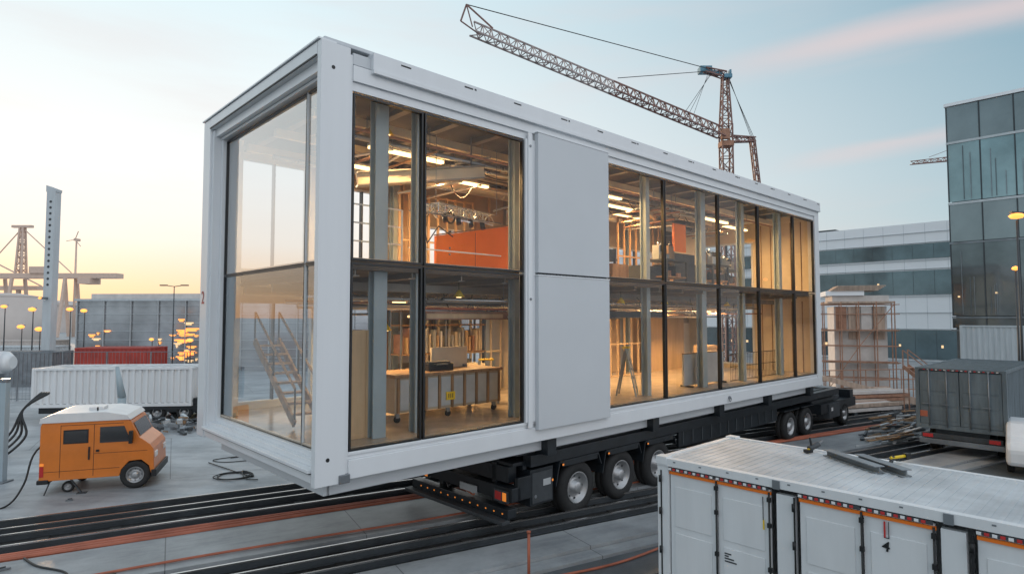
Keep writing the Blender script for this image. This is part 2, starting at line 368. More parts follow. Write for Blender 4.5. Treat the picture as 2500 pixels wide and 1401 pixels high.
for x,y,w in ((1.38,.55,.28),(2.28,.5,.2),(4.95,.5,.2),(7.6,.5,.2),(10.3,.6,.18),(13.4,.6,.28),(16.2,.6,.2),(19.3,.6,.24),(4.9,5.5,.2),(10.3,5.5,.2),(16.2,5.5,.2)):
    m=MB()
    for z0,z1 in((2.56,5.66),(5.87,9.05)):
        m.box(x,y,z0,x+w,y+.04,z1,'bluegrey'); m.box(x,y+.18,z0,x+w,y+.22,z1,'bluegrey'); m.box(x+w/2-.03,y+.04,z0,x+w/2+.03,y+.18,z1,'bluegrey')
    m.obj('column',B,bev=.004)
def backwall(z0,z1,ops,k):
    m=MB(); x=.3; y0,y1=5.88,6.0
    for a,b,c,d in ops:
        if a>x: m.box(x,y0,z0,a,y1,z1,'white' if a<4 else k)
        m.box(a,y0,z0,b,y1,c,'white' if a<3 else k); m.box(a,y0,d,b,y1,z1,'white' if a<3 else k)
        for t in (a,b-.06): m.box(t,y0-.03,c,t+.06,y1+.02,d,'white')
        m.box(a,y0-.03,c,b,y1+.02,c+.05,'white'); m.box(a,y0-.03,d-.05,b,y1+.02,d,'white')
        n=int((b-a)/1.5)
        for i in range(1,n+1): 
            t=a+(b-a)*i/(n+1); m.box(t-.02,y0-.02,c,t+.02,y1,d,'frameblk')
        x=b
    m.box(x,y0,z0,X1-.3,y1,z1,k)
    t=4.9
    while t<X1-.5:
        if not any(a-.1<t<b+.05 for a,b,c,d in ops): m.box(t,y0-.07,z0,t+.06,y0,z1,random.choice(['wood','joist','ply']))
        w=random.uniform(.4,.9)
        if not any(a-.1<t+w/2<b+.1 or a<t+w<b for a,b,c,d in ops) and random.random()<.75:
            m.box(t+.08,y0-.04-random.random()*.02,z0+random.choice([0,.1,.9]),t+w-.05,y0-.001,z0+random.uniform(1.8,2.7),random.choice(['cream','ply','cream','inner','wood','silver']))
        t+=w
    return m.obj('rear_wall',B)
backwall(2.56,5.66,[(.6,2.7,2.7,5.2),(3.0,4.6,2.8,5.1),(7.6,9.8,3.2,4.9),(11.6,15.4,2.7,4.9)],'taupe')
backwall(5.87,9.05,[(.7,2.5,5.95,8.75),(3.3,4.9,6.0,8.4),(6.3,8.2,6.2,7.6),(11.5,13.0,6.6,7.9),(14.5,18.6,6.1,7.7)],'taupe')
m=MB(); xa,xb=X1-.3,X1-.2
for z0,z1,c,d in((2.56,5.66,2.75,5.25),(5.87,9.05,6.05,8.1)):
    m.box(xa,.3,z0,xb,2.7,z1,'cream'); m.box(xa,5.2,z0,xb,Y1-.2,z1,'cream'); m.box(xa,2.7,z0,xb,5.2,c,'cream'); m.box(xa,2.7,d,xb,5.2,z1,'cream')
    m.box(xa-.03,2.66,c-.04,xb+.02,2.74,d+.04,'white'); m.box(xa-.03,5.16,c-.04,xb+.02,5.24,d+.04,'white'); m.box(xa-.03,2.74,c-.04,xb+.02,5.16,c+.04,'white'); m.box(xa-.03,2.74,d-.04,xb+.02,5.16,d+.04,'white'); m.box(xa,3.9,c,xb,3.95,d,'frameblk')
m.obj('end_wall',B)
m=MB()
for z0 in(2.56,5.87):
    for i in range(5): m.box(X1-.34,.6+i*.42,z0,X1-.301,.62+i*.42,z0+2.9,'wood')
m.box(17.0,5.0,2.56,19.6,5.08,5.26,'ply'); m.box(8.6,4.0,2.56,8.7,5.8,5.2,'cream'); m.box(9.9,3.4,5.87,10,5.8,8.6,'ply'); m.box(18.8,4.9,5.87,20.6,4.98,8.6,'cream')
m.obj('partition_wall',B)
def studs(x0,y0,x1,y1,z0,z1,n,k='joist'):
    m=MB(); p=Vector((x0,y0,0));q=Vector((x1,y1,0))
    for i in range(n+1):
        c=p.lerp(q,i/n); m.box(c.x-.03,c.y-.03,z0,c.x+.03,c.y+.03,z1,k)
    for z in (z0+.04,z1-.04,z0+(z1-z0)*.45): m.beam(p+Vector((0,0,z)),q+Vector((0,0,z)),.05,.05,k)
    m.obj('stud_frame',B)
studs(4.9,5.2,7.6,5.2,5.87,8.4,8,'ply'); studs(9.2,4.4,11.4,4.4,5.87,8.4,8,'ply')
studs(5.6,4.8,8.4,4.8,2.56,5.2,7,'cream'); studs(12,4.6,16,4.6,2.56,5.3,9,'ply'); studs(13.5,4.0,16.5,4.0,5.87,8.5,8,'wood')
for z in (8.9,5.56):
    m=MB()
    for i in range(17):
        x=.9+i*1.22
        m.box(x-.08,.4,z-.02,x+.08,Y1-.25,z+.0,'joist'); m.box(x-.012,.4,z-.0,x+.012,Y1-.25,z+.12,'joist')
    for y in (1.6,3.4,5.0): m.box(.6,y-.07,z-.22,X1-.4,y+.07,z-.05,'cream' if z>8 else 'joist')
    m.obj('ceiling_joists',B)
    m=MB()
    for i in range(8):
        y=.9+i*.55+random.uniform(-.1,.1); r=random.choice([.03,.045,.06]); zz=z-.28-random.random()*.25
        a=random.uniform(.6,6); b=random.uniform(14,21)
        m.cyl((a,y,zz),(b,y,zz),r,random.choice(['duct','rust','joist','duct']),8)
    for i in range(30):
        x=random.uniform(1,20.5); y=random.uniform(.8,3); zz=z-.3-random.random()*.5
        m.cyl((x,y,zz),(x+random.uniform(-.5,.5),y+random.uniform(1.2,2.6),zz),.03,random.choice(['duct','wood','steel','rust','silver']),6)
        m.cyl((x,y+.3,zz),(x,y+.3,z),.01,'steel',4)
    m.obj('ceiling_pipes',B)
    m=MB(); m.cyl((2.5,3.9,z-.38),(9.5,3.9,z-.38),.2,'duct',16); m.cyl((11,4.2,z-.38),(20,4.2,z-.38),.2,'duct',16)
    for i in range(14): 
        xx=2.6+i*1.25
        if not 9.5<xx<11: m.cyl((xx,3.9 if xx<10 else 4.2,z-.38),(xx+.04,3.9 if xx<10 else 4.2,z-.38),.215,'duct',16)
    m.obj('ventilation_duct',B)
m=MB(); m.beam((1.9,2.2,7.75),(4.7,1.3,8.2),.1,.26,'cream'); m.beam((1.9,2.2,7.61),(4.7,1.3,8.06),.24,.03,'joist'); m.beam((1.9,2.2,7.89),(4.7,1.3,8.34),.24,.03,'joist'); m.cyl((2.2,2.1,7.9),(2.2,2.1,9.0),.02,'steel',5); m.cyl((4.4,1.4,8.3),(4.4,1.4,9.0),.02,'steel',5)
m.beam((8.2,1.6,8.1),(10.1,1.9,8.1),.08,.2,'ply'); m.beam((11,1.2,8.2),(13.2,2.2,8.2),.08,.2,'ply')
m.obj('hung_beam',B)
m=MB()
for i in range(30):
    x=random.uniform(.9,20);y=random.uniform(1,3.5);z=8.6 if i%2 else 5.4; x2=x+random.uniform(.8,2.2);sag=random.uniform(.1,.7)
    m.path([(x+(x2-x)*t/8,y+.3*t/8,z-sag*4*(t/8)*(1-t/8)) for t in range(9)],.014,'black',5)
m.path([(.85,1.2,8.7),(.88,1.2,8.1),(1.0,1.2,7.4),(1.05,1.25,6.8),(1.2,1.3,6.1)],.02,'black',5)
m.obj('hanging_cables',B)
def strip(x0,y0,x1,y1,z,e,w=.12):
    m=MB(); m.beam((x0,y0,z+.06),(x1,y1,z+.06),.18,.05,'white'); m.beam((x0,y0,z),(x1,y1,z),w,.05,'tube')
    o=m.obj('strip_light',B)
    l=bpy.data.lights.new('strip_lamp','AREA'); l.shape='RECTANGLE'; L=math.hypot(x1-x0,y1-y0); l.size=L;l.size_y=.1;l.energy=e;l.color=(1,.60,.25)
    lo=bpy.data.objects.new('strip_lamp',l); COL.objects.link(lo); lo.parent=o; lo.location=((x0+x1)/2,(y0+y1)/2,z-.03); lo.rotation_euler=(0,0,math.atan2(y1-y0,x1-x0))
for x0,y0,e in((1.9,1.7,105),(4.4,3.0,130),(2.2,3.4,95),(8.4,1.5,140),(10.5,2.4,150),(12.2,3.2,150),(15.2,1.6,150),(17.6,2.0,160)):
    strip(x0,y0,x0+1.9,y0,8.35,e)
for x0,y0,e in((2.6,3.2,105),(5.6,3.6,120),(8.6,2.6,130),(11.4,3.2,140),(14.0,2.8,140),(17.2,2.8,150)):
    strip(x0,y0,x0+1.2,y0,5.15,e,.07)
m=MB()
for x,y,z in((1.9,1.0,8.45),(3.9,1.2,5.25),(9.6,1.0,5.2),(12.0,1.1,5.2),(16.2,1.2,5.2),(2.9,2.6,4.5)):
    m.cyl((x,y,z+.0),(x,y,z+.16),.13,'yellow',14,.03); m.cyl((x,y,z-.01),(x,y,z+.01),.06,'tube',10); m.cyl((x,y,z+.1),(x,y,z+.5),.008,'black',4)
m.obj('pendant_lamp',B)
text('2',.42,(-.006,5.97,5.25),(R(90),0,R(-90)),'red',B)
m=MB(); m.cyl((13.9,-.0,2.25),(13.9,-.05,2.25),.05,'steel',10); m.lathe((13.9,-.05,2.2),(0,1,0),[(.06,-.01),(.08,0),(.06,.01),(.05,0),(.06,-.01)],'steel',16); m.obj('lifting_eye',B)
# ================================================================= INTERIOR CONTENTS
def inside(name,lab,cat,x,y,z,rot=0,group=None): return thing(name,lab,cat,Lw(x,y,z),A+rot,group)
e=inside('workbench','rolling plywood workbench with yellow warning sign on casters','workbench',2.5,1.6,2.56)
m=MB(); m.box(0,0,.95,3.1,1.2,1.02,'wood'); m.obj('tabletop',e,bev=.008)
m=MB(); m.box(.05,.06,.2,3.05,1.15,.95,'taupe')
for i in range(9): m.box(.1+i*.36,.03,.2,.16+i*.36,.06,.95,'wood')
for i in range(8): m.box(.18+i*.36,.04,.26,.44+i*.36,.059,.9,'inner')
m.obj('cabinet',e)
m=MB(); m.box(1.38,.0,.38,1.62,.028,.56,'yellow')
for i in range(3): m.box(1.43+i*.055,-.004,.42,1.45+i*.055,-.0005,.52,'frameblk')
m.obj('warning_sign',e)
for x in(.15,1.5,2.9):
    for y in(.12,1.05):
        m=MB(); m.cyl((x-.0,y-.025,.07),(x,y+.025,.07),.07,'tyre',14); m.box(x-.04,y-.035,.1,x+.04,y+.035,.2,'steel'); m.obj('caster',e)
e=inside('toolbox','low black tool case lying on the workbench','tool case',3.6,1.9,3.58); m=MB(); m.box(0,0,0,.7,.4,.16,'frameblk'); m.box(.05,.05,.161,.65,.35,.2,'dark'); m.path([(.2,.0,.1),(.2,-.05,.14),(.5,-.05,.14),(.5,0,.1)],.012,'steel'); m.obj('case',e,bev=.01)
e=inside('display_board','pale board standing on the workbench','board',4.1,2.5,3.58); m=MB(); m.box(0,0,0,1.1,.04,.5,'cream'); m.box(.1,-.1,0,.15,.2,.06,'steel'); m.box(.95,-.1,0,1.0,.2,.06,'steel'); m.obj('board',e)
e=inside('orange_partition','orange slanted-top partition panel on the upper floor','partition',4.0,2.2,5.87)
m=MB(); m.prism([(0,0),(2.8,0),(2.8,1.42),(0,.86)],0,.08,'orangep'); m.box(1.2,-.004,.02,1.21,-.0005,1.05,'dark'); m.cyl((.4,-.02,.6),(.4,0,.6),.025,'steel',8); m.cyl((.4,-.02,.45),(.4,0,.45),.025,'steel',8); m.obj('panel',e)
m=MB(); m.beam((0,.04,.885),(2.8,.04,1.445),.12,.03,'wood'); m.obj('capping',e)
e=inside('orange_partition','square orange wall panel beside dark equipment','partition',13.4,1.6,5.87); m=MB(); m.box(0,0,1.15,.75,.07,2.1,'orangep'); m.obj('panel',e); m=MB(); m.box(0,0,0,1.3,.06,1.1,'dark'); m.box(0,.02,1.1,.05,.06,2.1,'steel'); m.obj('base_panel',e)
m=MB()
for z in(6.25,6.6,6.95): m.cyl((.9,.9,z),(2.2,.9,z),.016,'white',6)
for x in(.9,2.2): m.cyl((x,.9,5.87),(x,.9,6.95),.02,'white',6)
m.cyl((2.3,.8,6.2),(4.8,.8,6.2),.016,'white',6); m.cyl((2.3,.8,6.95),(4.8,.8,6.95),.012,'steel',6)
m.obj('guard_rail',B)
def ladder(x,y,z,h,rot,lab):
    e=inside('step_ladder',lab,'ladder',x,y,z,rot); m=MB()
    for s in(-.26,.26):
        m.beam((s,0,0),(s*.7,.28,h),.06,.03,'bluegrey')
        m.beam((s,.56,0),(s*.7,.30,h),.05,.025,'steel')
    for i in range(1,int(h/.25)): t=i*.25/h; w=.26*(1-.3*t); m.box(-w,.28*t-.03,i*.25,w,.28*t+.05,i*.25+.03,'steel')
    m.box(-.19,.2,h,.19,.40,h+.04,'yellow'); m.obj('ladder_frame',e)
ladder(10.2,.9,2.56,1.35,.5,'small aluminium step ladder standing on the lower floor')
ladder(6.0,2.6,2.56,1.1,-.5,'step ladder standing beside the workbench')
e=inside('work_barrier','grey site barrier panel with yellow sign','barrier',12.9,1.0,2.56)
m=MB(); m.box(0,0,.05,2.6,.06,1.05,'inner'); m.box(0,-.01,1.05,2.6,.07,1.09,'wood'); m.box(1.15,-.02,.38,1.36,-.001,.56,'yellow')
for i in range(2): m.box(1.2+i*.08,-.024,.42,1.23+i*.08,-.0205,.52,'frameblk')
m.obj('panel',e); m=MB(); 
for x in(.2,2.4): m.box(x,-.2,0,x+.06,.26,.05,'dark')
m.obj('foot',e)
e=inside('mesh_barrier','black wire mesh guard fence inside the glazing','fence',15.8,.9,2.56); m=MB()
for i in range(38): m.cyl((i*.12,0,0),(i*.12,0,.95),.008,'frameblk',4)
for z in(.02,.5,.95): m.cyl((0,0,z),(4.5,0,z),.012,'frameblk',4)
m.obj('mesh',e)
def crate(x,y,z,w,d,h,k,lab):
    e=inside('storage_crate',lab,'crate',x,y,z,random.uniform(-.1,.1)); m=MB(); m.box(0,0,0,w,d,h,k)
    for i in range(3):
        zz=.04+i*(h-.12)/2; m.box(-.012,-.015,zz,w+.012,0,zz+.06,k)
    for xx in(0,w-.06): m.box(xx,-.025,0,xx+.06,-.015,h,k)
    m.obj('crate_body',e)
crate(8.2,1.1,5.87,.9,.6,.5,'wood','brown slatted crate on the upper floor'); crate(9.2,1.0,5.87,.8,.6,.45,'wood','brown slatted crate on the upper floor'); crate(8.4,1.15,6.39,1.1,.5,.35,'dark','dark equipment crate stacked on brown crates')
crate(11.3,1.4,5.87,1.4,.7,.55,'dark','dark equipment crate near the glazing'); crate(.85,.8,2.56,.55,.5,2.0,'ply','tall plywood packing crate by the end glazing'); crate(15.0,2.2,5.87,.8,.6,.7,'wood','brown crate beside the partition')
crate(6.6,4.2,2.56,.6,.5,.9,'cream','cream cabinet crate at the rear'); crate(18.0,3.0,2.56,.9,.6,1.1,'ply','plywood crate below warm lights'); crate(8.0,2.6,2.56,.7,.5,1.8,'cream','tall cream cabinet beside the wall pier')
def machine(x,y,z,L,lab,seed):
    rr=random.Random(seed); e=inside('machine_table',lab,'work table',x,y,z)
    m=MB(); m.box(0,0,.72,L,.8,.78,'dark'); 
    for a in(.03,L-.09):
        for b in(.03,.71): m.box(a,b,0,a+.06,b+.06,.72,'dark')
    m.box(.05,.05,.2,L-.05,.75,.24,'wood'); m.obj('table',e)
    m=MB()
    for i in range(10):
        a=rr.uniform(.05,L-.45);b=rr.uniform(.05,.5);w=rr.uniform(.1,.4);h=rr.uniform(.08,.5); m.box(a,b,.78,a+w,b+.25,.78+h,rr.choice(['dark','steel','wood','frameblk','inner']))
        m.cyl((a+w/2,b+.1,.78+h),(a+w/2+rr.uniform(-.2,.2),b+.1,.9+h),.03,rr.choice(['frameblk','duct']),8)
        a=rr.uniform(.05,L-.45); m.box(a,b,.24,a+w,b+.25,.24+h*.8,rr.choice(['dark','wood','rust']))
    m.obj('equipment',e)
machine(9.0,2.3,5.87,2.2,'dark work table loaded with tools on the upper floor',1)
machine(12.0,1.0,5.87,1.3,'dark equipment table near the upper glazing',2)
machine(14.9,1.0,5.87,1.2,'low dark table with parts on the upper floor',3)
machine(8.6,3.4,2.56,1.8,'dark work table at the rear of the lower floor',4)
machine(17.2,1.8,5.87,1.6,'low dark table with parts on the upper floor',5)
e=inside('rack_shelf','steel rack loaded with boards and panels','shelf',4.6,4.6,2.56); m=MB()
for x in(0,1.5,3.0):
    for y in(0,.5): m.box(x,y,0,x+.05,y+.05,2.4,'steel')
for z in(.4,1.2,2.0,2.38): m.box(0,0,z,3.05,.55,z+.04,'wood')
m.obj('rack_frame',e)
m=MB(); 
for i in range(22):
    x=.08+i*.13; m.box(x,.05,1.25,x+random.uniform(.03,.09),.5,1.25+random.uniform(.4,.7),random.choice(['silver','ply','cream','rust','inner']))
for i in range(8):
    x=.1+i*.36; m.box(x,.05,.44,x+.25,.5,.44+random.uniform(.2,.6),random.choice(['dark','ply','taupe','orangep']))
m.obj('stacked_boards',e)
e=inside('site_stair','small open timber stair low inside the end glazing','stair',.75,4.7,2.56,R(0))
m=MB()
for x in(0,.55): m.beam((x,0,1.7),(x,-2.2,.1),.05,.16,'lwood'); m.beam((x,0,2.35),(x,-2.2,.8),.04,.04,'lwood')
for i in range(8): m.box(.02,-.1-i*.26,1.58-i*.19,.54,-.32-i*.26,1.62-i*.19,'lwood')
for t in(0,.5,1): 
    for x in(0,.55): m.cyl((x,-2.2*t,1.7-1.6*t),(x,-2.2*t,2.35-1.55*t),.018,'dark',6)
m.obj('stair_frame',e)
e=inside('lighting_rig','suspended metal rig with spotlights and cables','lighting rig',3.3,1.3,7.2); m=MB(); m.truss((0,0,0),(2.0,.4,0),.2,.2,9,'duct',.014,.008); m.truss((0,.4,.05),(2.0,.8,.1),.16,.16,9,'duct',.012,.008)
for i in range(4): m.cyl((.3+i*.45,.05+i*.1,-.1),(.3+i*.45,.0+i*.1,-.28),.06,'frameblk',12); 
m.lathe((.35,-.1,-.2),(0,1,0),[(.11,-.03),(.14,0),(.11,.03),(.09,0),(.11,-.03)],'frameblk',18)
for i in range(8): m.beam((i*.24,.1+.05*i,-.05-.1*random.random()),(i*.24+.2,.2,-.12-.1*random.random()),.05,.03,random.choice(['silver','frameblk','duct']))
m.path([(.0,0,0),(-.3,0,-.3),(-.2,.0,-.8),(.1,0,-.4),(.5,0,-.6)],.014,'black',5)
for x in(.1,1.9): m.cyl((x,.1,.05),(x,.1,1.65),.01,'steel',4)
m.obj('rig',e)
e=inside('overhead_timber_rack','stacked timber and pipes hung above the workbench','timber rack',3.0,1.3,4.75); m=MB(); m.box(0,0,0,2.6,.5,.03,'rust')
for i in range(9): m.box(.05+random.random()*.2,.02+.05*i,.03,2.3+random.random()*.3,.06+.05*i,.1+.12*random.random(),random.choice(['wood','rust','ply','duct','wood']))
for i in range(3): m.cyl((.1,.06+i*.14,.24),(2.5,.06+i*.14,.24),.03,random.choice(['black','duct','cable']),6)
for x in(.1,2.5): m.cyl((x,.17,.03),(x,.17,.85),.012,'steel',4)
m.obj('rack_frame',e)
e=inside('overhead_cable_tray','dark cable tray with bundled pipes in the long bays','cable tray',8.2,1.5,4.8); m=MB(); m.box(0,0,0,4.4,.35,.03,'dark'); m.box(0,0,.03,4.4,.02,.18,'dark')
for i in range(5): m.cyl((.1,.06+i*.06,.08+random.random()*.1),(4.3,.06+i*.06,.08),.03,random.choice(['black','duct','rust']),6)
for x in(.1,2.2,4.3): m.cyl((x,.17,.2),(x,.17,.85),.01,'steel',4)
m.obj('tray',e)
# ================================================================= TRAILER
Tt=thing('low_loader_trailer','long black multi-axle trailer carrying the modular building','trailer',Lw(0,0,0),A)
m=MB()
for y in(1.0,3.0):
    m.box(5.0,y,1.15,25.4,y+.16,1.2,'chassis'); m.box(5.0,y+.06,1.2,25.4,y+.1,1.55,'chassis'); m.box(5.0,y,1.55,25.4,y+.16,1.6,'chassis')
for i in range(17): m.box(5.2+i*1.22,.5,1.35,5.32+i*1.22,3.7,1.47,'chassis')
m.box(4.9,.5,1.47,25,3.7,1.545,'chassis')
m.box(11.6,.42,.95,18.4,.5,1.56,'chassis'); m.box(5.3,.34,1.42,24.6,.6,1.68,'chassis'); m.box(11.2,3.6,1.2,18.4,3.7,1.6,'chassis')
for i in range(12): m.box(11.8+i*.56,.40,1.0,11.84+i*.56,.42,1.4,'dark')
m.obj('chassis_frame',Tt,bev=.006)
m=MB()
for x in(5.6,9.8,13.5,17,20.8): m.box(x,.1,1.68,x+.3,Y1-.3,2.03,'chassis')
m.box(5.0,.5,1.68,21.4,.7,1.77,'dark')
m.obj('support_bolster',Tt,bev=.01)
m=MB(); m.box(4.6,.35,.42,4.85,4.0,.62,'chassis'); m.box(4.72,.35,.75,5.0,4.0,1.05,'chassis'); m.box(4.85,1.0,.6,5.2,1.16,1.5,'chassis'); m.box(4.85,3.0,.6,5.2,3.16,1.5,'chassis'); m.box(4.9,.35,.75,5.6,.45,1.25,'chassis')
m.box(4.4,.3,.34,4.62,4.05,.42,'dark'); m.box(4.85,.6,1.1,5.1,3.8,1.46,'chassis')
m.obj('rear_bumper',Tt,bev=.01)
for y in(.45,3.4):
    m=MB(); m.box(4.68,y,.72,4.72,y+.45,.98,'dark'); m.box(4.675,y+.04,.76,4.679,y+.16,.94,'tail'); m.box(4.675,y+.2,.76,4.679,y+.41,.94,'redrefl'); m.obj('tail_light',Tt)
m=MB()
for i in range(12): m.box(4.595,.5+i*.28,.5,4.599,.54+i*.28,.53,'tail')
for z in(.6,.8,1.0): m.box(5.0+z,.345,z,5.05+z,.349,z+.05,'tail')
m.obj('marker_lamp',Tt)
m=MB(); m.box(4.66,1.5,.74,4.70,2.1,.9,'inner'); m.obj('number_plate',Tt)
m=MB(); m.path([(5.0,1.6,.9),(4.75,1.7,.65),(4.8,2.1,.7),(5.0,2.3,1.0)],.02,'cable',6); m.path([(5.0,2.5,1.0),(4.7,2.6,.66),(4.8,2.8,.8),(5,2.9,1.1)],.02,'black',6); m.obj('air_hose',Tt)
for x in(7.0,8.75,10.5): 
    for y,o in((.62,-1),(3.5,1)): wheel(Tt,x,y,.65,.65,.45,o)
    m=MB()
    m.box(x-.72,.33,1.36,x+.72,.95,1.41,'chassis'); m.beam((x-.72,.64,1.38),(x-.86,.64,.85),.6,.03,'chassis'); m.beam((x+.72,.64,1.38),(x+.84,.64,1.1),.6,.03,'chassis'); m.box(x-.66,.32,1.27,x+.66,.33,1.41,'chassis'); m.box(x-.66,.315,1.3,x-.6,.32,1.34,'tail')
    m.obj('mudguard',Tt,bev=.008)
m=MB(); m.box(5.3,.36,.55,6.05,.9,1.35,'chassis'); m.box(5.35,.34,.6,6.0,.36,1.28,'dark'); m.cyl((5.45,.33,.75),(5.45,.34,.75),.04,'steel',8); m.box(5.7,.33,.95,5.95,.34,1.1,'inner'); m.obj('storage_box',Tt,bev=.01)
for x in(19.65,21.3):
    for y,o in((.62,-1),(3.5,1)): wheel(Tt,x,y,.58,.58,.4,o)
    m=MB(); m.box(x-.7,.38,1.2,x+.7,.95,1.24,'chassis'); m.obj('mudguard',Tt)
m=MB(); m.box(22.4,.3,.75,26.6,3.3,1.15,'chassis'); m.box(23.2,.25,.5,24.4,.8,1.1,'dark'); m.box(22.2,.6,1.15,25.4,3.0,1.3,'dark'); m.box(23.4,.24,.8,23.6,.249,.95,'silver'); m.box(25.9,.3,1.15,26.3,3.3,1.5,'chassis'); m.box(24.9,.8,1.3,25.6,1.6,1.62,'steel'); m.box(22.8,.9,1.3,24.3,2.6,1.5,'lwood'); m.obj('dolly',Tt,bev=.02)
for y,o in((.5,-1),(3.05,1)): wheel(Tt,25.2,y,.52,.52,.4,o)
# ================================================================= ORANGE VAN
V=thing('utility_van','orange boxy utility van with white roof parked on concrete','van',(-12.75,16.6,0),R(20))
m=MB(); prof=[(0,.38),(0,1.86),(.05,1.95),(2.72,1.95),(2.84,1.9),(3.12,1.44),(3.48,1.22),(3.6,1.08),(3.64,.5),(3.58,.38),(3.54,.38),(3.46,.62),(3.2,.80),(2.80,.78),(2.56,.56),(2.5,.38)]
m.prism(prof,0,1.75,'orange'); m.obj('body',V,bev=.04)
m=MB(); m.prism([(-.03,1.95),(2.84,1.95),(2.7,2.08),(2.0,2.2),(.4,2.2),(.0,2.08)],-.03,1.78,'cont'); m.box(1.3,.5,2.2,1.8,.9,2.28,'cont'); m.cyl((1.65,.3,2.18),(1.65,.3,2.30),.03,'black',8); m.obj('roof',V,bev=.03)
m=MB(); m.prism([(1.85,1.34),(1.85,1.78),(2.62,1.78),(2.86,1.34)],-.012,-.002,'vanwin'); m.obj('window',V); m=MB(); m.box(.71,-.008,1.36,1.49,-.001,1.74,'frameblk'); m.prism([(.75,1.40),(.75,1.70),(1.45,1.70),(1.45,1.40)],-.012,-.0085,'vanwin'); m.obj('window',V)
m=MB(); m.add([(2.90,.12,1.84),(3.13,.12,1.46),(3.13,1.63,1.46),(2.90,1.63,1.84)],[(0,1,2,3)],'vanwin'); m.obj('windscreen',V)
m=MB()
for x in(1.66,.62): m.box(x,-.004,.45,x+.014,-.0005,1.86,'black')
m.box(.62,-.004,1.86,2.6,-.0005,1.872,'black'); m.box(0,-.004,.62,2.5,-.0005,.63,'black'); m.box(1.66,-.004,1.05,3.4,-.0005,1.06,'black'); m.obj('door_seam',V)
m=MB(); m.box(1.74,-.03,1.1,1.84,-.004,1.16,'black'); m.box(1.5,-.03,.9,1.55,-.004,1.25,'black'); m.obj('door_handle',V)
m=MB(); m.box(2.82,-.2,1.3,2.94,-.06,1.65,'black'); m.beam((2.86,0,1.45),(2.86,-.08,1.49),.03,.03,'black'); m.obj('mirror',V,bev=.02)
m=MB(); m.box(3.58,.12,.82,3.66,.42,.98,'silver'); m.obj('headlight',V,bev=.02); m=MB(); m.box(3.58,1.33,.82,3.66,1.63,.98,'silver'); m.obj('headlight',V,bev=.02)
m=MB(); m.box(-.06,-.02,.3,.3,1.77,.42,'black'); m.obj('bumper',V,bev=.02)
m=MB(); m.box(3.54,-.02,.3,3.72,1.77,.5,'black'); m.obj('bumper',V,bev=.02)
m=MB(); m.box(.02,-.012,.5,.14,-.001,.78,'redrefl'); m.box(.02,-.012,.8,.14,-.001,.86,'tail'); m.obj('tail_light',V)
m=MB(); m.beam((.95,.05,.4),(1.35,-.05,.02),.06,.03,'dark'); m.box(1.2,-.12,0,1.5,.05,.02,'dark'); m.beam((.35,.05,.4),(.2,-.05,.02),.06,.03,'dark'); m.obj('stabiliser_leg',V)
D=Matrix.Diagonal((.75,1,.99,1))
for c in list(V.children): c.data.transform(D)
for y,o in((.1,-1),(1.62,1)): wheel(V,2.26,y,.38,.38,.24,o); wheel(V,.62,y+(.14 if y<1 else -.14),.15,.15,.12,o)
def coil(cx,cy,r,n,rr=.025):
    return [(cx+(r+.06*math.sin(i))*math.cos(i*.7)*1.2,cy+(r+.05*math.cos(i*1.3))*math.sin(i*.7),rr+.012*(i//9)) for i in range(n)]
hose('coiled_hose','black hose coiled on the concrete',[(-10.0,20.3,.03),(-9.4,19.8,.03)]+coil(-8.4,18.6,.42,30)+[(-7.9,18.3,.03),(-7.5,18.2,.03)],.016,'black','hose')
hose('black_cable','black cable trailing from the van over the ground',[(-12.4,17.4,1.8),(-12.9,16.7,1.2),(-12.9,16.3,.4),(-12.8,15.6,.03),(-13.4,15.2,.03),(-15,14.6,.03),(-18,14.2,.03)],.025,'black')
hose('black_cable','tangled black cable on the concrete',[(-9.6,21,.02),(-9,21.4,.02),(-8.7,20.8,.02),(-9.5,20.4,.02),(-10,20.8,.02),(-8.4,21.8,.02),(-7.8,21.6,.02)],.014,'black')
for i in range(4):
    hose('black_hose','thick black hose looping up from the ground',[(-19.5+i*.3,22+i*.2,.05),(-18.3+i*.3,21.2,.1),(-17.6+i*.2,21.5,.7),(-17.4,21.8,1.5),(-17.4+i*.1,22.6,2.0),(-18.1,23.5,1.8)],.04,'black','hose')
e=thing('gate_post','pale steel gate post with hanging hoses','post',(-14.9,18,0)); m=MB(); m.box(-.09,-.09,0,.09,.09,2.9,'bluegrey'); m.cyl((0,0,2.9),(0,0,3.0),.12,'steel',10); m.box(-.2,-.2,0,.2,.2,.05,'steel'); m.obj('post',e,bev=.01)
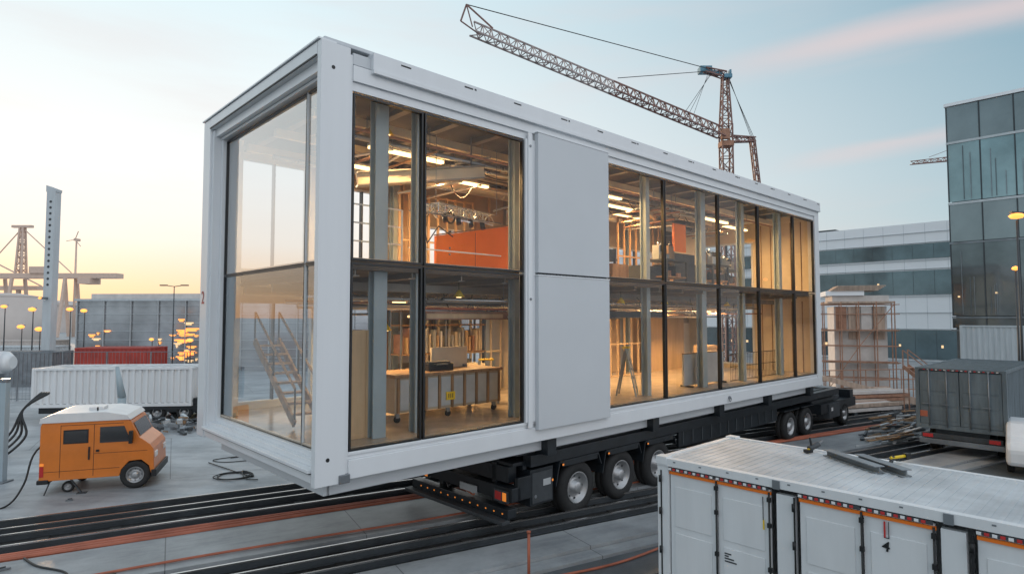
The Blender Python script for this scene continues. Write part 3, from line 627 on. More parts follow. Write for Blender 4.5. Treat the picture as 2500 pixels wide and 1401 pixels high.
# ================================================================= CONTAINERS
def container(name,lab,loc,rot,Ln,W,H,z,k,kr=None,group=None,cat='shipping container',dep=.04):
    e=thing(name,lab,cat,loc,rot,group); kr=kr or k
    m=MB(); 
    m.corr((.08,.03),(Ln-.08,.03),z+.14,z+H-.1,dep,.28,k); m.corr((Ln-.08,W-.03),(.08,W-.03),z+.14,z+H-.1,.04,.28,k)
    m.corr((Ln-.03,.08),(Ln-.03,W-.08),z+.14,z+H-.1,.04,.28,k); m.box(.1,.1,z+.1,Ln-.1,W-.1,z+.16,'dark')
    m.obj('wall',e)
    m=MB()
    for x in(0,Ln-.12):
        for y in(0,W-.12): m.box(x,y,z,x+.12,y+.12,z+H,k)
    for y in(0,W-.08): m.box(.12,y,z,Ln-.12,y+.08,z+.15,k); m.box(.12,y,z+H-.1,Ln-.12,y+.08,z+H,k)
    for x in(0,Ln-.08): m.box(x,.12,z,x+.08,W-.12,z+.15,k); m.box(x,.12,z+H-.1,x+.08,W-.12,z+H,k)
    m.obj('frame',e,bev=.008)
    m=MB(); n=int(Ln/.4)
    m.box(.08,.08,z+H-.06,Ln-.08,W-.08,z+H-.03,kr)
    for i in range(n): x=.15+i*(Ln-.3)/n; m.box(x,.12,z+H-.03,x+.2,W-.12,z+H-.012,kr)
    m.obj('roof',e)
    for s in(0,1):
        m=MB(); y0=.13 if s==0 else W/2+.01; y1=W/2-.01 if s==0 else W-.13
        m.box(.02,y0,z+.16,.06,y1,z+H-.12,k)
        for i in range(3): zz=z+.3+i*(H-.6)/3; m.box(.008,y0+.08,zz,.02,y1-.08,zz+(H-.6)/3.6,k)
        d=m.obj('door',e,bev=.006)
        m=MB()
        for t in(.3,.75): yy=y0+(y1-y0)*t; m.cyl((-.02,yy,z+.1),(-.02,yy,z+H-.05),.018,'steel',8); m.box(-.04,yy-.05,z+H*.4,-.02,yy+.2,z+H*.4+.03,'steel'); 
        m.obj('lock_rod',d)
    return e
c=container('container_trailer','white corrugated container on a semi-trailer chassis',(-22.0,28.0,0),R(6),7.0,2.4,1.8,.66,'cont','controof',cat='semi-trailer',dep=.08)
m=MB(); m.box(.2,.25,.36,7.4,2.1,.66,'chassis'); m.box(4.7,.1,.5,7.3,2.3,.655,'chassis'); m.box(7.0,.2,.4,7.8,2.2,1.0,'chassis'); m.box(1.0,.3,0,1.15,.45,.4,'dark'); m.obj('chassis_frame',c)
for x in(5.4,6.6):
    for y,o in((.35,-1),(2.05,1)): wheel(c,x,y,.36,.36,.3,o)
container('stacked_container','red shipping container behind the white trailer',(-29.4,41,0),R(4),4.9,2.4,2.75,0,'red')
c=container('stacked_container','yellow-orange low container beside the truck',(-17.6,33,0),R(8),2.0,2.2,1.0,.1,'yellow')
e=thing('scrap_pile','small pile of concrete rubble and steel offcuts','rubble pile',(-14.6,26.2,0)); e['kind']='stuff'; m=MB()
for i in range(60):
    a=random.uniform(0,6.28);r=random.random()**.6*1.5;h=max(0,.7-r*.4)*random.random()
    p=Vector((r*math.cos(a)*1.3,r*math.sin(a)*.7,h+.06)); q=p+Vector((random.uniform(-.5,.5),random.uniform(-.3,.3),random.uniform(-.1,.15)));q.z=max(q.z,.05); m.beam(p,q,random.uniform(.06,.2),random.uniform(.04,.16),random.choice(['inner','steel','dark','contg','wood']))
m.obj('rubble',e)
e=thing('leaning_stanchion','blue-grey leaning steel stanchion beside the container','post',(-16.6,26,0)); m=MB(); m.cyl((0,0,0),(.05,0,1.4),.13,'bluegrey',12,.16); m.cyl((.05,0,1.4),(-.2,0,2.7),.16,'bluegrey',12,.07); m.obj('stanchion',e)
# ---------------- white foreground container (side-door)
F=thing('side_door_container','white side-opening container with orange trim and red-white reflectors','shipping container',(2.33,9.87,0),math.atan2(-.728,.686))
CL,CW,CH=6.6,2.42,2.58
m=MB(); m.box(0,.0,0,.2,.12,CH-.12,'cont'); m.box(CL-.2,0,0,CL,.12,CH-.12,'cont'); m.box(0,CW-.12,0,.12,CW,CH-.12,'cont'); m.box(CL-.12,CW-.12,0,CL,CW,CH-.12,'cont')
for i,x in enumerate((2.0-.11,3.98-.2,5.9-.2)): m.box(x,.02,0,x+.24,.12,CH-.2,'cont')
m.box(0,.0,0,CL,.15,.16,'cont'); m.box(0,-.02,CH-.12,CL,.1,CH,'cont'); m.box(0,CW-.1,CH-.12,CL,CW,CH,'cont'); m.box(0,.1,CH-.12,.1,CW-.1,CH,'cont'); m.box(CL-.1,.1,CH-.12,CL,CW-.1,CH,'cont')
for x in(0,CL-.18):
    for y in(-.03,CW-.15): m.box(x-.01,y,CH-.1,x+.18,y+.18,CH+.02,'cont')
for x in(1.86,3.82,5.75): m.box(x,-.04,CH-.13,x+.1,-.02,CH-.01,'steel')
for i in range(14): m.box(.3+i*.44,-.024,CH-.05,.34+i*.44,-.0205,CH-.03,'steel')
m.obj('frame',F,bev=.012)
m=MB(); m.corr((.02,CW-.1),(.02,.1),.1,CH-.1,.04,.26,'cont',1); m.corr((CL-.1,CW-.02),(.1,CW-.02),.1,CH-.1,.04,.26,'cont',1); m.corr((CL-.02,.1),(CL-.02,CW-.1),.1,CH-.1,.04,.26,'cont',1); m.obj('wall',F)
m=MB(); m.box(.08,.08,CH-.04,CL-.08,CW-.08,CH-.016,'controof')
for i in range(52): x=.14+i*.122; m.box(x,.13,CH-.016,x+.05,CW-.13,CH-.009,'controof')
m.obj('roof',F,bev=.003)
doors=[(.22,1.0),(1.02,1.8),(2.2,2.95),(2.97,3.72),(4.12,4.85),(4.87,5.6)]
for i,(a,b) in enumerate(doors):
    m=MB(); m.box(a,.03,.18,b,.08,CH-.17,'cont'); 
    m.box(a+.08,.018,.3,b-.08,.03,1.45,'cont'); m.box(a+.08,.018,1.55,b-.08,.03,CH-.42,'cont')
    d=m.obj('door',F,bev=.02)
    m=MB(); m.box(a,.0,CH-.235,b+.02,.0295,CH-.195,'orangep'); m.obj('orange_trim',d)
    m=MB(); n=int((b-a)/.07)
    m.box(a,-.026,CH-.175,b,-.0205,CH-.13,'dark') 
    for j in range(n): m.box(a+j*.07,-.03,CH-.17,a+j*.07+.045,-.0265,CH-.136,'redrefl' if j%2 else 'silver')
    m.obj('reflector_strip',d)
    m=MB(); x=b+.01 if i%2==0 else b-.0
    m.cyl((x,-.008,.1),(x,-.008,CH-.2),.014,'black',8)
    for z in(.5,1.3,1.9,2.25): m.box(x-.025,-.03,z,x+.025,.01,z+.06,'black')
    m.obj('lock_rod',d)
for x in(.03,2.1,4.04): 
    m=MB(); m.box(x+.03,-.012,.2,x+.05,-.0,CH-.2,'black')
    for z in(.5,1.1,1.7,2.2): m.cyl((x+.04,-.03,z),(x+.04,-.03,z+.1),.025,'black',8)
    m.obj('hinge',F)
text('4',.17,(3.22,.006,2.02),(R(90),R(6),0),'frameblk',F)
m=MB(); m.box(3.20,.004,2.13,3.218,.0165,2.32,'redrefl'); m.box(3.25,.004,2.13,3.257,.0165,2.32,'dark'); m.box(3.2,.004,2.124,3.257,.0165,2.132,'dark'); m.box(1.70,.008,1.85,1.72,.0165,1.98,'yellow'); m.box(1.70,.008,1.98,1.708,.0165,2.3,'frameblk'); m.obj('warning_sticker',F)
m=MB(); 
for z,w in((1.36,.10),(1.325,.06),(1.29,.14),(1.25,.18)): m.box(1.12,.009,z,1.12+w,.0165,z+.018,'dark')
m.obj('data_label',F)
def roofbeam(x,y,rot,L,w,lab):
    e=thing('steel_beam',lab,'steel beam',(x,y,CH-.008),rot); m=MB(); m.box(0,-w,0,L,w,.015,'beam'); m.box(0,-.01,.015,L,.01,.09,'beam'); m.box(0,-w,.09,L,w,.105,'steel'); m.obj('beam',e,bev=.003)
roofbeam(5.10,9.95,R(-82),1.15,.08,'grey steel beam lying across the container roof'); roofbeam(5.42,9.62,R(-84),1.0,.08,'shorter grey steel beam lying across the container roof')
def tool(x,y,rot,lab,kind):
    e=thing('power_tool',lab,'power tool',(x,y,CH),rot); m=MB()
    if kind: m.cyl((0,0,.06),(.2,0,.12),.045,'dark',12); m.beam((.05,0,.06),(-.03,0,.02),.05,.05,'yellow'); m.beam((.16,0,.10),(.28,0,.17),.025,.025,'steel'); m.box(-.08,-.04,0,.05,.04,.05,'black'); m.cyl((.05,0,.1),(.02,0,.24),.018,'black',8)
    else: m.cyl((0,0,.09),(.26,0,.11),.022,'yellow',10); m.box(.25,-.04,.07,.33,.04,.15,'black'); m.beam((.0,0,.02),(.05,0,.12),.04,.04,'dark'); m.beam((.2,.1,.02),(.2,0,.12),.03,.03,'dark')
    m.obj('tool_body',e,bev=.004)
tool(4.9,10.15,.3,'black and yellow power tool on the container roof',1); tool(5.75,9.35,.2,'black and yellow clamp tool on the container roof',0)
e=thing('marker_post','thin orange-red marker post at the road edge','post',(.3,11.1,0)); m=MB(); m.cyl((0,0,0),(0,0,.95),.028,'cable',10); m.cyl((0,0,.95),(0,0,.98),.04,'cable',10); m.cyl((0,0,0),(0,0,.03),.1,'dark',12); m.obj('post',e)
# ---------------- dark container truck
c=container('box_truck','dark blue-grey box truck with double rear doors',(0,0,0),A,6.5,2.55,2.1,.95,'contd','contd',cat='truck')
c.location=Vector((14.4,21.6,0))+Vector((.686,-.728,0))*2.4
m=MB(); m.box(.1,.5,.55,7,2.0,.95,'chassis'); m.box(-.1,.1,.45,.15,2.45,.62,'steel'); m.box(-.04,.15,.64,.1,2.4,.8,'dark'); m.obj('chassis_frame',c,bev=.01)
for y in(.2,2.05): m=MB(); m.box(-.06,y,.66,-.04,y+.3,.78,'redrefl'); m.obj('tail_light',c)
m=MB(); m.box(-.006,.15,2.96,-.001,2.4,3.01,'dark')
for i in range(18): m.box(-.012,.2+i*.12,2.97,-.005,.26+i*.12,3.0,'redrefl' if i%2 else 'silver')
m.obj('reflector_strip',c)
m=MB(); m.box(-.002,2.2,1.35,.018,2.42,1.55,'cable'); m.obj('warning_sticker',c)
for x in(1.4,5.6):
    for y,o in((.3,-1),(2.25,1)): wheel(c,x,y,.45,.45,.3,o)
e=thing('parked_car','white rounded car beside the dark truck','car',(16.3,17.6,0),R(50)); m=MB()
m.prism([(0,.3),(.02,.8),(.25,1.0),(.7,1.1),(1.2,1.45),(2.4,1.5),(3.1,1.1),(3.9,.95),(4.1,.6),(4.1,.3)],0,1.7,'cont'); m.obj('body',e,bev=.12)
m=MB(); m.prism([(.85,1.1),(1.25,1.4),(2.35,1.44),(2.9,1.1)],-.01,-.002,'vanwin'); m.obj('window',e)
for x in(.8,3.2):
    for y,o in((.1,-1),(1.6,1)): wheel(e,x,y,.32,.32,.2,o)
# ================================================================= RIGHT BACKGROUND
RT=math.atan2(-.728,.686)
Tw=thing('glass_office_tower','dark glazed corner office building with light floor bands','building',(29,40,0),RT)
fl=[4.0,4.8,9.66,12.3,16.3,18.8]
m=MB(); m.box(.1,.3,0,14,12,18.7,'spand'); m.obj('core_wall',Tw)
m=MB(); m.box(-.1,-.12,18.8,14,12,19.0,'off'); m.box(-.05,-.08,16.25,14,.1,16.4,'contg'); m.box(-.05,-.08,12.2,14,.1,12.35,'contg'); m.box(-.05,-.08,4.75,14,.1,4.85,'steel'); m.box(-.05,-.08,9.6,14,.1,9.72,'steel'); m.box(-.1,-.1,3.9,14,.1,4.0,'steel'); m.obj('floor_band',Tw)
for j in range(5):
    for i in range(8):
        x0=i*1.75; z0=fl[j]+.1;z1=fl[j+1]-.05
        if j==0: z1=fl[1]-.06
        m=MB(); k={0:'tower',1:'tower',2:'tower3',3:'tower2',4:'tower3'}[j]
        t=random.uniform(-.02,.02); u=random.uniform(-.02,.02)
        m.add([(x0+.04,-.02+t,z0),(x0+1.71,-.02-t,z0),(x0+1.71,-.02-t+u,z1),(x0+.04,-.02+t+u,z1)],[(0,1,2,3)],k); m.box(x0-.03,-.06,z0,x0+.03,.1,z1,'dark'); o=m.obj('window',Tw)
        if j in(1,3):
            m=MB(); 
            for t in range(random.randint(1,4)): xx=x0+.2+random.random()*1.2; m.box(xx,-.065,z0+.1,xx+.04,-.06,z0+(z1-z0)*random.uniform(.3,.95),'spand' if t%2 else 'steel')
            if j==1: m.box(x0+.3+.2*(i%3),-.065,z0+1.2+i*.2,x0+.42+.2*(i%3),-.06,z0+1.3+i*.2,'win_refl_pale')  # glowing square paints a warm reflection on the pane
            m.obj('blind',o)
c=container('site_container','pale grey corrugated container under the office tower',(28.5,38.8,0),RT,9,2.4,4.0,.3,'contg')
O=thing('white_office_building','long white office block with ribbon windows','building',(12,102.8,0),RT)
m=MB(); m.box(0,0,0,62,25,15.3,'off'); m.box(3,5,15.3,30,20,16.2,'off'); m.box(34,6,15.3,38,12,16.3,'dark'); m.obj('wall',O)
m=MB()
for z in (14.2,13.05,11.1,10.15,7.1,5.3,3.5): m.box(-.1,-.12,z,62,0,z+.05,'contg')
for i in range(30): m.box(i*2.05,-.015,3.5,i*2.05+.03,-.001,15.2,'contg')
m.obj('cladding_joint',O)
for z0,z1 in((11.3,12.95),(7.3,10.0),(.2,3.4)):
    for i in range(31):
        m=MB(); m.box(i*2+.01,-.1,z0,i*2+1.99,-.02,z1,'offg'); m.box(i*2-.02,-.11,z0,i*2+.01,-.02,z1,'dark'); 
        if random.random()<(.5 if z0<1 else .12): m.box(i*2+.4,-.112,z0+(z1-z0)*.4,i*2+.4+random.choice([.2,.4]),-.101,z0+(z1-z0)*.4+.3,'win_refl_pale')
        m.obj('window',O)
e=thing('scaffolded_core','pale wrapped building core with scaffold and stacked timber on top','scaffold',(20.0,39,0),R(-20)); m=MB()
m.box(.7,1.0,0,3.7,4,5.5,'tarp'); m.box(.3,.6,5.7,4.1,4.2,5.82,'lwood'); m.box(.6,.8,5.82,3.8,4,6.2,'tarp'); m.box(.2,.6,6.2,2.4,4,6.5,'off')
for i in range(5): m.box(.5+i*.1,.5,6.5+i*.07,3.2+i*.1,3,6.55+i*.07,'lwood')
m.obj('core',e)
m=MB()
for i in range(5):
    for y in(0,.8): m.cyl((i*.98,y,0),(i*.98,y,5.8),.035,'rust',6)
for z in(1,2,3,4,5,5.6):
    for y in(0,.8): m.cyl((-.2,y,z),(4.2,y,z),.03,'rust',6)
    if z in(2,4): m.box(-.1,.04,z-.08,4.1,.76,z-.02,'lwood')
m.cyl((0,0,0),(1.96,0,3),.025,'rust',6); m.cyl((1.96,0,3),(3.9,0,5.6),.025,'rust',6)
m.obj('scaffold_frame',e)
m=MB()
for i in range(4): m.box(.8+i*.72,.88,3.9-(i%2)*.5,1.4+i*.72,.98,5.5,('rust','lwood','tarp','lwood')[i])
m.obj('formwork_panel',e)
e=thing('steel_stair','rust coloured access stair standing by the rails','stair',(19.2,30.0,0),R(-48)); m=MB()
for y in(0,.8): m.beam((0,y,2.4),(2.6,y,.1),.06,.16,'rust'); m.beam((0,y,3.2),(2.6,y,1.0),.04,.04,'rust'); 
for i in range(9): m.box(i*.29,.0,2.3-i*.25,i*.29+.25,.8,2.34-i*.25,'rust')
for x,z in((0,2.4),(1.3,1.3),(2.5,.1)):
    for y in(0,.8): m.cyl((x,y,0),(x,y,z+.8),.03,'rust',6)
m.obj('stair_frame',e)
e=thing('loading_ramp','sloping pale timber ramp beside the rails','ramp',(16.5,33.4,0),R(-8)); m=MB(); m.prism([(0,0),(0,1.6),(.6,1.6),(6,.3),(6,.0),(5.6,.0),(.6,1.35),(.2,1.35),(.2,0)],0,1.4,'lwood'); m.box(3,.1,0,3.15,1.3,.75,'rust'); m.obj('ramp_deck',e)
for k,(px,py,rr) in enumerate(((17.2,31.6,15),(15.6,29.4,20))):
    e=thing('timber_stack','stack of long timber and steel beams on blocks','timber stack',(px,py,0),R(rr)); m=MB()
    for j in range(4-k*2):
        for i in range(6): m.box(-3+random.uniform(-.4,.2),i*.28,.2+j*.2,4.2+random.uniform(-.5,.5),i*.28+.24,.36+j*.2,random.choice(['lwood','rust','tarp','lwood']))
    for x in(-2,1,3.6): m.box(x,-.1,0,x+.2,1.8,.2,'dark')
    m.obj('timber',e)
e=thing('guard_fence','rust-red tubular site fence','fence',(17,35.5,0),R(10)); m=MB()
for i in range(12): m.cyl((i*.8,0,0),(i*.8,0,1.7),.03,'rust',6)
for z in(.5,1.1,1.7): m.cyl((0,0,z),(8.8,0,z),.03,'rust',6)
m.obj('fence_frame',e)
for k in range(4):
    e=thing('debris_pile','pile of timber offcuts and pipes beside the rails','debris pile',(14.6+k*1.2,23.6+k*1.5,0),R(28)); m=MB()
    for i in range(40):
        p=Vector((random.uniform(-1.4,1.4),random.uniform(-.6,.6),random.uniform(.05,.4))); q=p+Vector((random.uniform(.3,1.6)*random.choice([-1,1]),random.uniform(-.25,.25),random.uniform(-.1,.1))); q.z=max(.04,q.z); m.beam(p,q,random.uniform(.03,.12),random.uniform(.03,.08),random.choice(['wood','steel','tarp','dark','inner']))
    m.obj('offcuts',e)
e=thing('street_lamp','tall slim street lamp with glowing orange head','street lamp',(20.9,25,0)); m=MB(); m.cyl((0,0,0),(0,0,8.8),.06,'dark',10,.035); m.cyl((0,0,0),(0,0,.4),.15,'dark',10); m.obj('pole',e)
m=MB(); m.beam((-.25,0,9.14),(.3,0,9.12),.16,.06,'dark'); m.lathe((0,0,9.0),(0,0,1),[(.001,-.14),(.2,-.1),(.28,-.0),(.2,.07),(.001,.12)],'warm',14); m.obj('lamp_head',e)
e=thing('street_lamp','slim street lamp with small warm head on a short pole','street lamp',(21.6,26,0)); m=MB(); m.cyl((0,0,0),(0,0,6.8),.05,'dark',10,.04); m.obj('pole',e)
m=MB(); m.lathe((0,0,6.9),(0,0,1),[(.001,-.1),(.12,-.05),(.14,-.0),(.1,.06),(.001,.1)],'warm',14); m.obj('lamp_head',e)
e=thing('tower_crane','small distant crane behind the office tower','crane',(62,85,0)); m=MB(); m.truss((4,0,0),(4,0,28),1.2,1.2,16,'crane',.08,.05); m.truss((4,0,27.6),(-5.6,0,26.6),.7,.45,10,'crane',.045,.03,tri=True); m.beam((4,0,30),(-3,0,27.4),.06,.06,'crane'); m.truss((4,0,28),(4,0,30),1,.3,3,'crane',.06,.04); m.obj('crane_frame',e)
# ================================================================= MAIN CRANE
K=thing('tower_crane','rust-red lattice tower crane with long luffing jib','crane',(21.4,60,0))
m=MB(); m.truss((0,0,0),(0,0,24),1.0,1.0,22,'crane',.065,.035); m.obj('mast',K)
m=MB(); m.truss((0,0,24),(0,0,29),.95,.5,6,'crane',.06,.035); m.truss((0,0,29.1),(-2.2,-.6,29.4),.6,.4,3,'crane',.05,.03); m.obj('tower_head',K)
m=MB(); m.truss((-.5,-.4,23.2),(-12.5,-7.3,25.15),1.05,1.0,18,'crane',.06,.032,tri=True); m.truss((-12.5,-7.3,25.15),(-24.4,-14.2,27.1),1.0,.95,18,'cranel',.055,.03,tri=True)
tip=Vector((-25.3,-14.8,27.3)); m.beam(tip,(-24.9,-14.4,28.8),.1,.1,'crane'); m.beam((-24.9,-14.4,28.8),(-22.9,-13.4,27.4),.1,.1,'crane'); m.beam((-24.9,-14.4,28.8),(-24.4,-14.9,26.8),.07,.07,'crane'); m.beam(tip,(-23.8,-13.9,26.6),.08,.08,'crane'); m.obj('jib',K)
m=MB(); m.cyl((-24.9,-14.4,28.8),(-1.8,-.6,29.5),.04,'black',5); m.cyl((-12,-7.0,26.0),(-1.8,-.5,29.3),.035,'black',5)
for i in range(3): m.cyl((-1.8+i*.2,-.5,29.2),(-3.8-i*.5,-2,24.4),.025,'black',4); 
for i in range(3): m.cyl((.3,0,29.2-i*.2),(2.6+i*.15,.2,22.8),.025,'black',4)
m.obj('stay_cable',K)
m=MB(); m.box(-2.6,-.5,29.3,-1.4,.5,29.9,'craneb'); m.box(-1.5,-.3,29.1,-.3,.3,29.5,'craneb'); m.box(-.2,-.5,28.7,.6,.5,29.1,'craneb'); m.box(.4,-.3,29.1,.6,.3,29.6,'craneb'); m.obj('winch_housing',K,bev=.05)
m=MB(); m.truss((.5,0,22.6),(3.0,.2,22.6),.6,.4,4,'crane',.05,.035); m.truss((2.7,.2,22.6),(4.1,.6,10),.42,.42,12,'crane',.05,.03); m.box(-.6,-.6,21.8,.6,.6,22.3,'rust'); m.box(-.7,-.9,22.4,.1,-.5,23.4,'rust'); m.obj('counter_strut',K)
# ================================================================= LEFT BACKGROUND
e=thing('perforated_pylon','tall pale perforated steel pylon','pylon',(-34.2,45,0)); m=MB(); m.box(-.32,-.3,0,.32,.3,14.1,'contg'); m.prism([(-.37,14.1),(.37,14.1),(.39,14.3),(-.39,14.6)],-.3,.3,'contg')
for i in range(15): m.cyl((0,-.3,7.2+i*.44),(0,-.306,7.2+i*.44),.1,'dark',10)
m.obj('shaft',e,bev=.02); m=MB(); m.beam((0,-.3,6.2),(0,-.9,6.2),.15,.15,'steel'); m.lathe((0,-1,6.2),(0,0,1),[(.001,-.1),(.12,0),(.001,.1)],'warm',10); m.obj('lamp_head',e)
W=thing('louvred_warehouse','grey glassy warehouse with sunset reflections painted as glowing strips','building',(-40,56,0),R(-4))
m=MB(); m.box(0,0,0,34,16,6.3,'mesh'); m.box(-.2,-.2,6.3,34.2,16.2,6.5,'contg'); m.box(.5,1,6.5,33,15,7.0,'tarp'); m.obj('wall',W)
m=MB()
for i in range(8): m.box(0,-.08,.4+i*.78,34,-.02,.43+i*.78,'contg')
for i in range(14): m.box(i*2.6,-.14,0,i*2.6+.08,-.03,6.3,'inner')
m.obj('louvre',W)
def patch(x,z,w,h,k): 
    m=MB(); m.box(x,-.09,z,x+w,-.085,z+h,k); m.box(x+w*.2,-.09,z-h*1.2,x+w*.8,-.085,z-h*.2,k); m.obj('painted_sun_reflection',W)  # glowing strips stand in for the sunset mirrored in the facade
for i in range(34): patch(random.uniform(1,15),random.uniform(.8,4.6),random.uniform(.2,.9),random.uniform(.05,.12),'sun_refl' if i%3 else 'win_refl_pale')
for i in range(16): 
    z=random.uniform(.9,3.8); w=random.uniform(.5,1.6); patch(10.6-w/2+random.uniform(-.5,.5),z,w,random.uniform(.06,.18),'sun_refl')
def lamp(x,y,h,lab,lit=False,grp=None,double=False):
    e=thing('street_lamp' if not lit else 'yard_floodlight',lab,'street lamp' if not lit else 'floodlight',(x,y,0),0,grp); m=MB(); m.cyl((0,0,0),(0,0,h),.06,'dark',8,.03); m.obj('pole',e)
    m=MB()
    for s in((-1,1) if double else (1,)): m.beam((0,0,h),(s*.7,0,h+.1),.06,.05,'dark'); m.box(s*.5,-.1,h+.05,s*1.0,.1,h+.13,'dark')
    if not lit: m.obj('lamp_arm',e)
    if lit:
        q=random.uniform(.6,1.1)
        m=MB(); m.lathe((.0,-.12,h),(0,0,1),[(.001,-.16*q),(.2*q,-.1*q),(.26*q,0),(.2*q,.1*q),(.001,.16*q)],'warm',12); m.box(-.22,-.1,h+.06,.22,.05,h+.16,'inner'); m.obj('lamp_head',e)
lamp(-24.2,43.5,7.0,'dark double-armed street lamp in front of the warehouse',double=True)
for x,y,h in((-37.5,45,5.6),(-36.2,46,5.4),(-35.5,46.5,5.5),(-33.0,45.5,5.4),(-32.3,46,5.3),(-37,46,4.1),(-36.4,47,3.9),(-25.3,48,3.0),(-25.0,47,2.2),(-29.5,50,3.0)):
    lamp(x,y,h,'yard floodlight glowing warm orange at dusk',True,'yard floodlights glowing at dusk')
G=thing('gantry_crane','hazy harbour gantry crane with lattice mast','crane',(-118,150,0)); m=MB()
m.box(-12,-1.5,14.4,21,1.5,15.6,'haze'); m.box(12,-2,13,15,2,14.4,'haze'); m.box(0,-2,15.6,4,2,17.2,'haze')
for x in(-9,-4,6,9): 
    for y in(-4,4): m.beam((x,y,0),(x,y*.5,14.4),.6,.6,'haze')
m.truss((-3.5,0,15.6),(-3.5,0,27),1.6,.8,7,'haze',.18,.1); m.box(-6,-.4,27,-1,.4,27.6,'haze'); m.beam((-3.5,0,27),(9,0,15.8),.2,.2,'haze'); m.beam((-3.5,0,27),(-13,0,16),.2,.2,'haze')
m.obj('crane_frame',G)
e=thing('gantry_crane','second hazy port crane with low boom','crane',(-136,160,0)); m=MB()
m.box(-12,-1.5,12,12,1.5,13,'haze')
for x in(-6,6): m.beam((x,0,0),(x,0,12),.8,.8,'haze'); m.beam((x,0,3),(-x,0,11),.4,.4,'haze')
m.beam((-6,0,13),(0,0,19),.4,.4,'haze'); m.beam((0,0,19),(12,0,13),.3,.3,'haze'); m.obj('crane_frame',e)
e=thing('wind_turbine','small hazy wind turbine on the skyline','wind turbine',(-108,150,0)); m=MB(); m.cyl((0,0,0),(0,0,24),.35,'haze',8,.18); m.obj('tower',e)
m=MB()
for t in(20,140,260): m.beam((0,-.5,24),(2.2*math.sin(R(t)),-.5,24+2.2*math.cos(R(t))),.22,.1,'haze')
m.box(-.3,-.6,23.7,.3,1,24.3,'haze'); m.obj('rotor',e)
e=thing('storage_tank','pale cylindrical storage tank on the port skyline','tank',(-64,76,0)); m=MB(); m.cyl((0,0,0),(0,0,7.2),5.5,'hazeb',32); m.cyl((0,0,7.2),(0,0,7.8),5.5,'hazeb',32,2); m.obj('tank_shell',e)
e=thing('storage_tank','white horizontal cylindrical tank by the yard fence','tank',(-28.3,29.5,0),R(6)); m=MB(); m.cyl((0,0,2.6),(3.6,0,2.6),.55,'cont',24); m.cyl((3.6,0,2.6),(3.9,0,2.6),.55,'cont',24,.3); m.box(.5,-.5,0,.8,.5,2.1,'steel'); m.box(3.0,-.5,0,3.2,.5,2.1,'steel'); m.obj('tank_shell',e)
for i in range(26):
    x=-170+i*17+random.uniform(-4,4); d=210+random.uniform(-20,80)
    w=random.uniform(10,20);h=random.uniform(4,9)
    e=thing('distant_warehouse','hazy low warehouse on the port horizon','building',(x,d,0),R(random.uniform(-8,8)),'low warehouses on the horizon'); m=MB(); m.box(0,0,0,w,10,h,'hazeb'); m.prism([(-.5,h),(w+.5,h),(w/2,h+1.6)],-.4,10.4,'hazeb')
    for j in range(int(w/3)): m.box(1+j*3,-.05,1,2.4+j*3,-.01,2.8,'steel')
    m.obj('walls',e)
for i,(x,y,k) in enumerate(((-44,50,'contg'),(-50,58,'hazeb'),(-38,42,'steel'))):
    container('stacked_container','weathered grey shipping container in the yard',(x,y,0),R(5),6,2.4,2.4+.2*(i%2),0,k,group='grey yard containers')
e=thing('yard_fence','grey galvanised mesh fence behind the trailer','fence',(-36,35,0),R(2)); m=MB()
for i in range(9): m.cyl((i*2.5,0,0),(i*2.5,0,2.8),.04,'steel',6)
for z in(.1,1.4,2.8): m.cyl((0,0,z),(20,0,z),.02,'steel',5)
for i in range(100): m.cyl((i*.2,0,0),(i*.2,0,2.8),.008,'steel',4)
m.obj('fence_mesh',e)
# ================================================================= WORLD / LIGHT / CAMERA
saz=R(-40); SE=R(5)
sun=Vector((math.sin(saz)*math.cos(SE),math.cos(saz)*math.cos(SE),math.sin(SE)))
w=bpy.data.worlds.new('World'); S.world=w; w.use_nodes=True
nt=w.node_tree;N=nt.nodes;Lk=nt.links; bg=N['Background']; bg.inputs['Strength'].default_value=1.0
tc=N.new('ShaderNodeTexCoord'); nm=N.new('ShaderNodeVectorMath'); nm.operation='NORMALIZE'; Lk.new(tc.outputs['Generated'],nm.inputs[0])
sp=N.new('ShaderNodeSeparateXYZ'); Lk.new(nm.outputs[0],sp.inputs[0])
def dot(v):
    d=N.new('ShaderNodeVectorMath'); d.operation='DOT_PRODUCT'; d.inputs[1].default_value=v; Lk.new(nm.outputs[0],d.inputs[0]); return d.outputs['Value']
sd=dot(sun)
def ramp(inp,st):
    r=N.new('ShaderNodeValToRGB'); e=r.color_ramp.elements
    while len(e)<len(st): e.new(.5)
    for i,(p,c) in enumerate(st): e[i].position=p; e[i].color=(*c,1)
    Lk.new(inp,r.inputs['Fac']); return r.outputs['Color']
def mth(op,a,b=None,clamp=False):
    m=N.new('ShaderNodeMath'); m.operation=op; m.use_clamp=clamp
    for i,x in enumerate((a,b)):
        if x is None: continue
        if isinstance(x,(int,float)): m.inputs[i].default_value=x
        else: Lk.new(x,m.inputs[i])
    return m.outputs[0]
def rng(v,a,b):
    m=N.new('ShaderNodeMapRange'); m.interpolation_type='SMOOTHSTEP'; m.inputs['From Min'].default_value=a; m.inputs['From Max'].default_value=b; Lk.new(v,m.inputs['Value']); return m.outputs[0]
def mixc(f,a,b,bl='MIX'):
    m=N.new('ShaderNodeMix'); m.data_type='RGBA'; m.blend_type=bl
    if isinstance(f,float): m.inputs[0].default_value=f
    else: Lk.new(f,m.inputs[0])
    Lk.new(a,m.inputs[6]); Lk.new(b,m.inputs[7]); return m.outputs[2]
base=ramp(sp.outputs['Z'],[(0,(.52,.65,.68)),(.12,(.41,.57,.64)),(.42,(.22,.38,.49)),(1,(.5,.62,.75))])
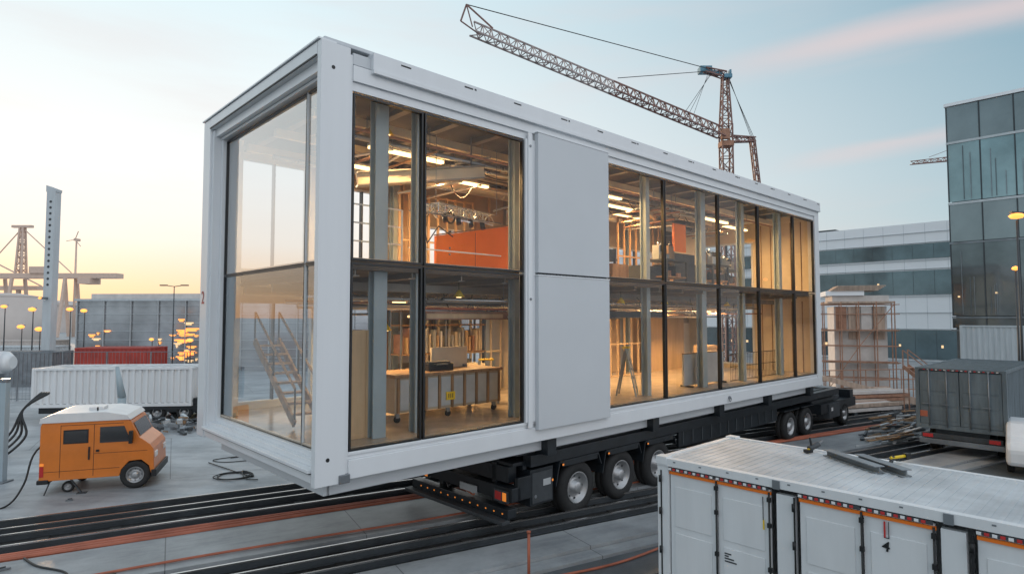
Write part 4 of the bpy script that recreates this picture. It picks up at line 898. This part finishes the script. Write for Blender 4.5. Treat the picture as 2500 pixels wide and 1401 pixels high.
glow=ramp(sp.outputs['Z'],[(0,(1.0,.56,.31)),(.045,(1.0,.74,.52)),(.11,(1.0,.92,.84)),(.2,(1.0,1.0,.98)),(.45,(.76,.91,.96)),(1,(.75,.83,.9))])
mr=N.new('ShaderNodeMapRange'); mr.inputs['From Min'].default_value=.12; mr.inputs['From Max'].default_value=.90; mr.clamp=True; Lk.new(sd,mr.inputs['Value'])
c1=mixc(mr.outputs[0],base,glow)
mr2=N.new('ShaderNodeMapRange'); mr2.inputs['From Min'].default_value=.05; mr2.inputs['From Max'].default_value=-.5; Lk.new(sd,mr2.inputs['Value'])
bk=ramp(sp.outputs['Z'],[(0,(.96,1.0,1.06)),(.5,(1.12,1.17,1.24)),(1,(.85,1,1.15))]); c2=mixc(mr2.outputs[0],c1,bk)  # brighter sky away from the sun, added to lift the white faces
mp=N.new('ShaderNodeMapping'); mp.inputs['Scale'].default_value=(1.2,.8,7); mp.inputs['Rotation'].default_value=(R(-2),R(11),R(20)); Lk.new(nm.outputs[0],mp.inputs['Vector'])
nz=N.new('ShaderNodeTexNoise'); nz.inputs['Scale'].default_value=1.6; nz.inputs['Detail'].default_value=6; nz.inputs['Roughness'].default_value=.55; Lk.new(mp.outputs[0],nz.inputs['Vector'])
pk=N.new('ShaderNodeRGB'); pk.outputs[0].default_value=(.80,.65,.64,1)
cf=mth('MULTIPLY',rng(nz.outputs['Fac'],.48,.75),.25)
def band(nv,w,side):
    a=mth('ABSOLUTE',mth('ADD',dot(nv),mth('MULTIPLY',mth('SUBTRACT',nz.outputs['Fac'],.5),.05)))
    s=rng(a,w,0.0); s=mth('MULTIPLY',s,side); return mth('MULTIPLY',s,rng(nz.outputs['Fac'],.2,.5))
xr=rng(sp.outputs['X'],.18,.5)
b1=mth('MULTIPLY',band((.2205,.3014,-.928),.036,xr),.7); b2=mth('MULTIPLY',band((.2017,.1528,-.968),.02,rng(sp.outputs['X'],.36,.5)),.5)
cf=mth('MAXIMUM',cf,mth('MAXIMUM',b1,b2))
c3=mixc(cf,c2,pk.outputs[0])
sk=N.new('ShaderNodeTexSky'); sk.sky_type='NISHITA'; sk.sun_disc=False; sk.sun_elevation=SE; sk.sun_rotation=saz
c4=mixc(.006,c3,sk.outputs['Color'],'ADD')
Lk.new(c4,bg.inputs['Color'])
l=bpy.data.lights.new('sun','SUN'); l.energy=2.0; l.angle=R(1.5); l.color=(1,.66,.38); lo=bpy.data.objects.new('sun',l); COL.objects.link(lo); lo.rotation_euler=(-sun).to_track_quat('-Z','Y').to_euler(); lo.location=(-20,20,30)
cam=bpy.data.cameras.new('camera'); co=bpy.data.objects.new('camera',cam); COL.objects.link(co); co.location=(0,0,4.8); co.rotation_euler=(R(92.86),0,0); cam.lens=21.37; cam.sensor_width=36; cam.clip_end=6000; cam.clip_start=.1
S.camera=co
S.view_settings.view_transform='Standard'; S.view_settings.look='None'; S.view_settings.exposure=0
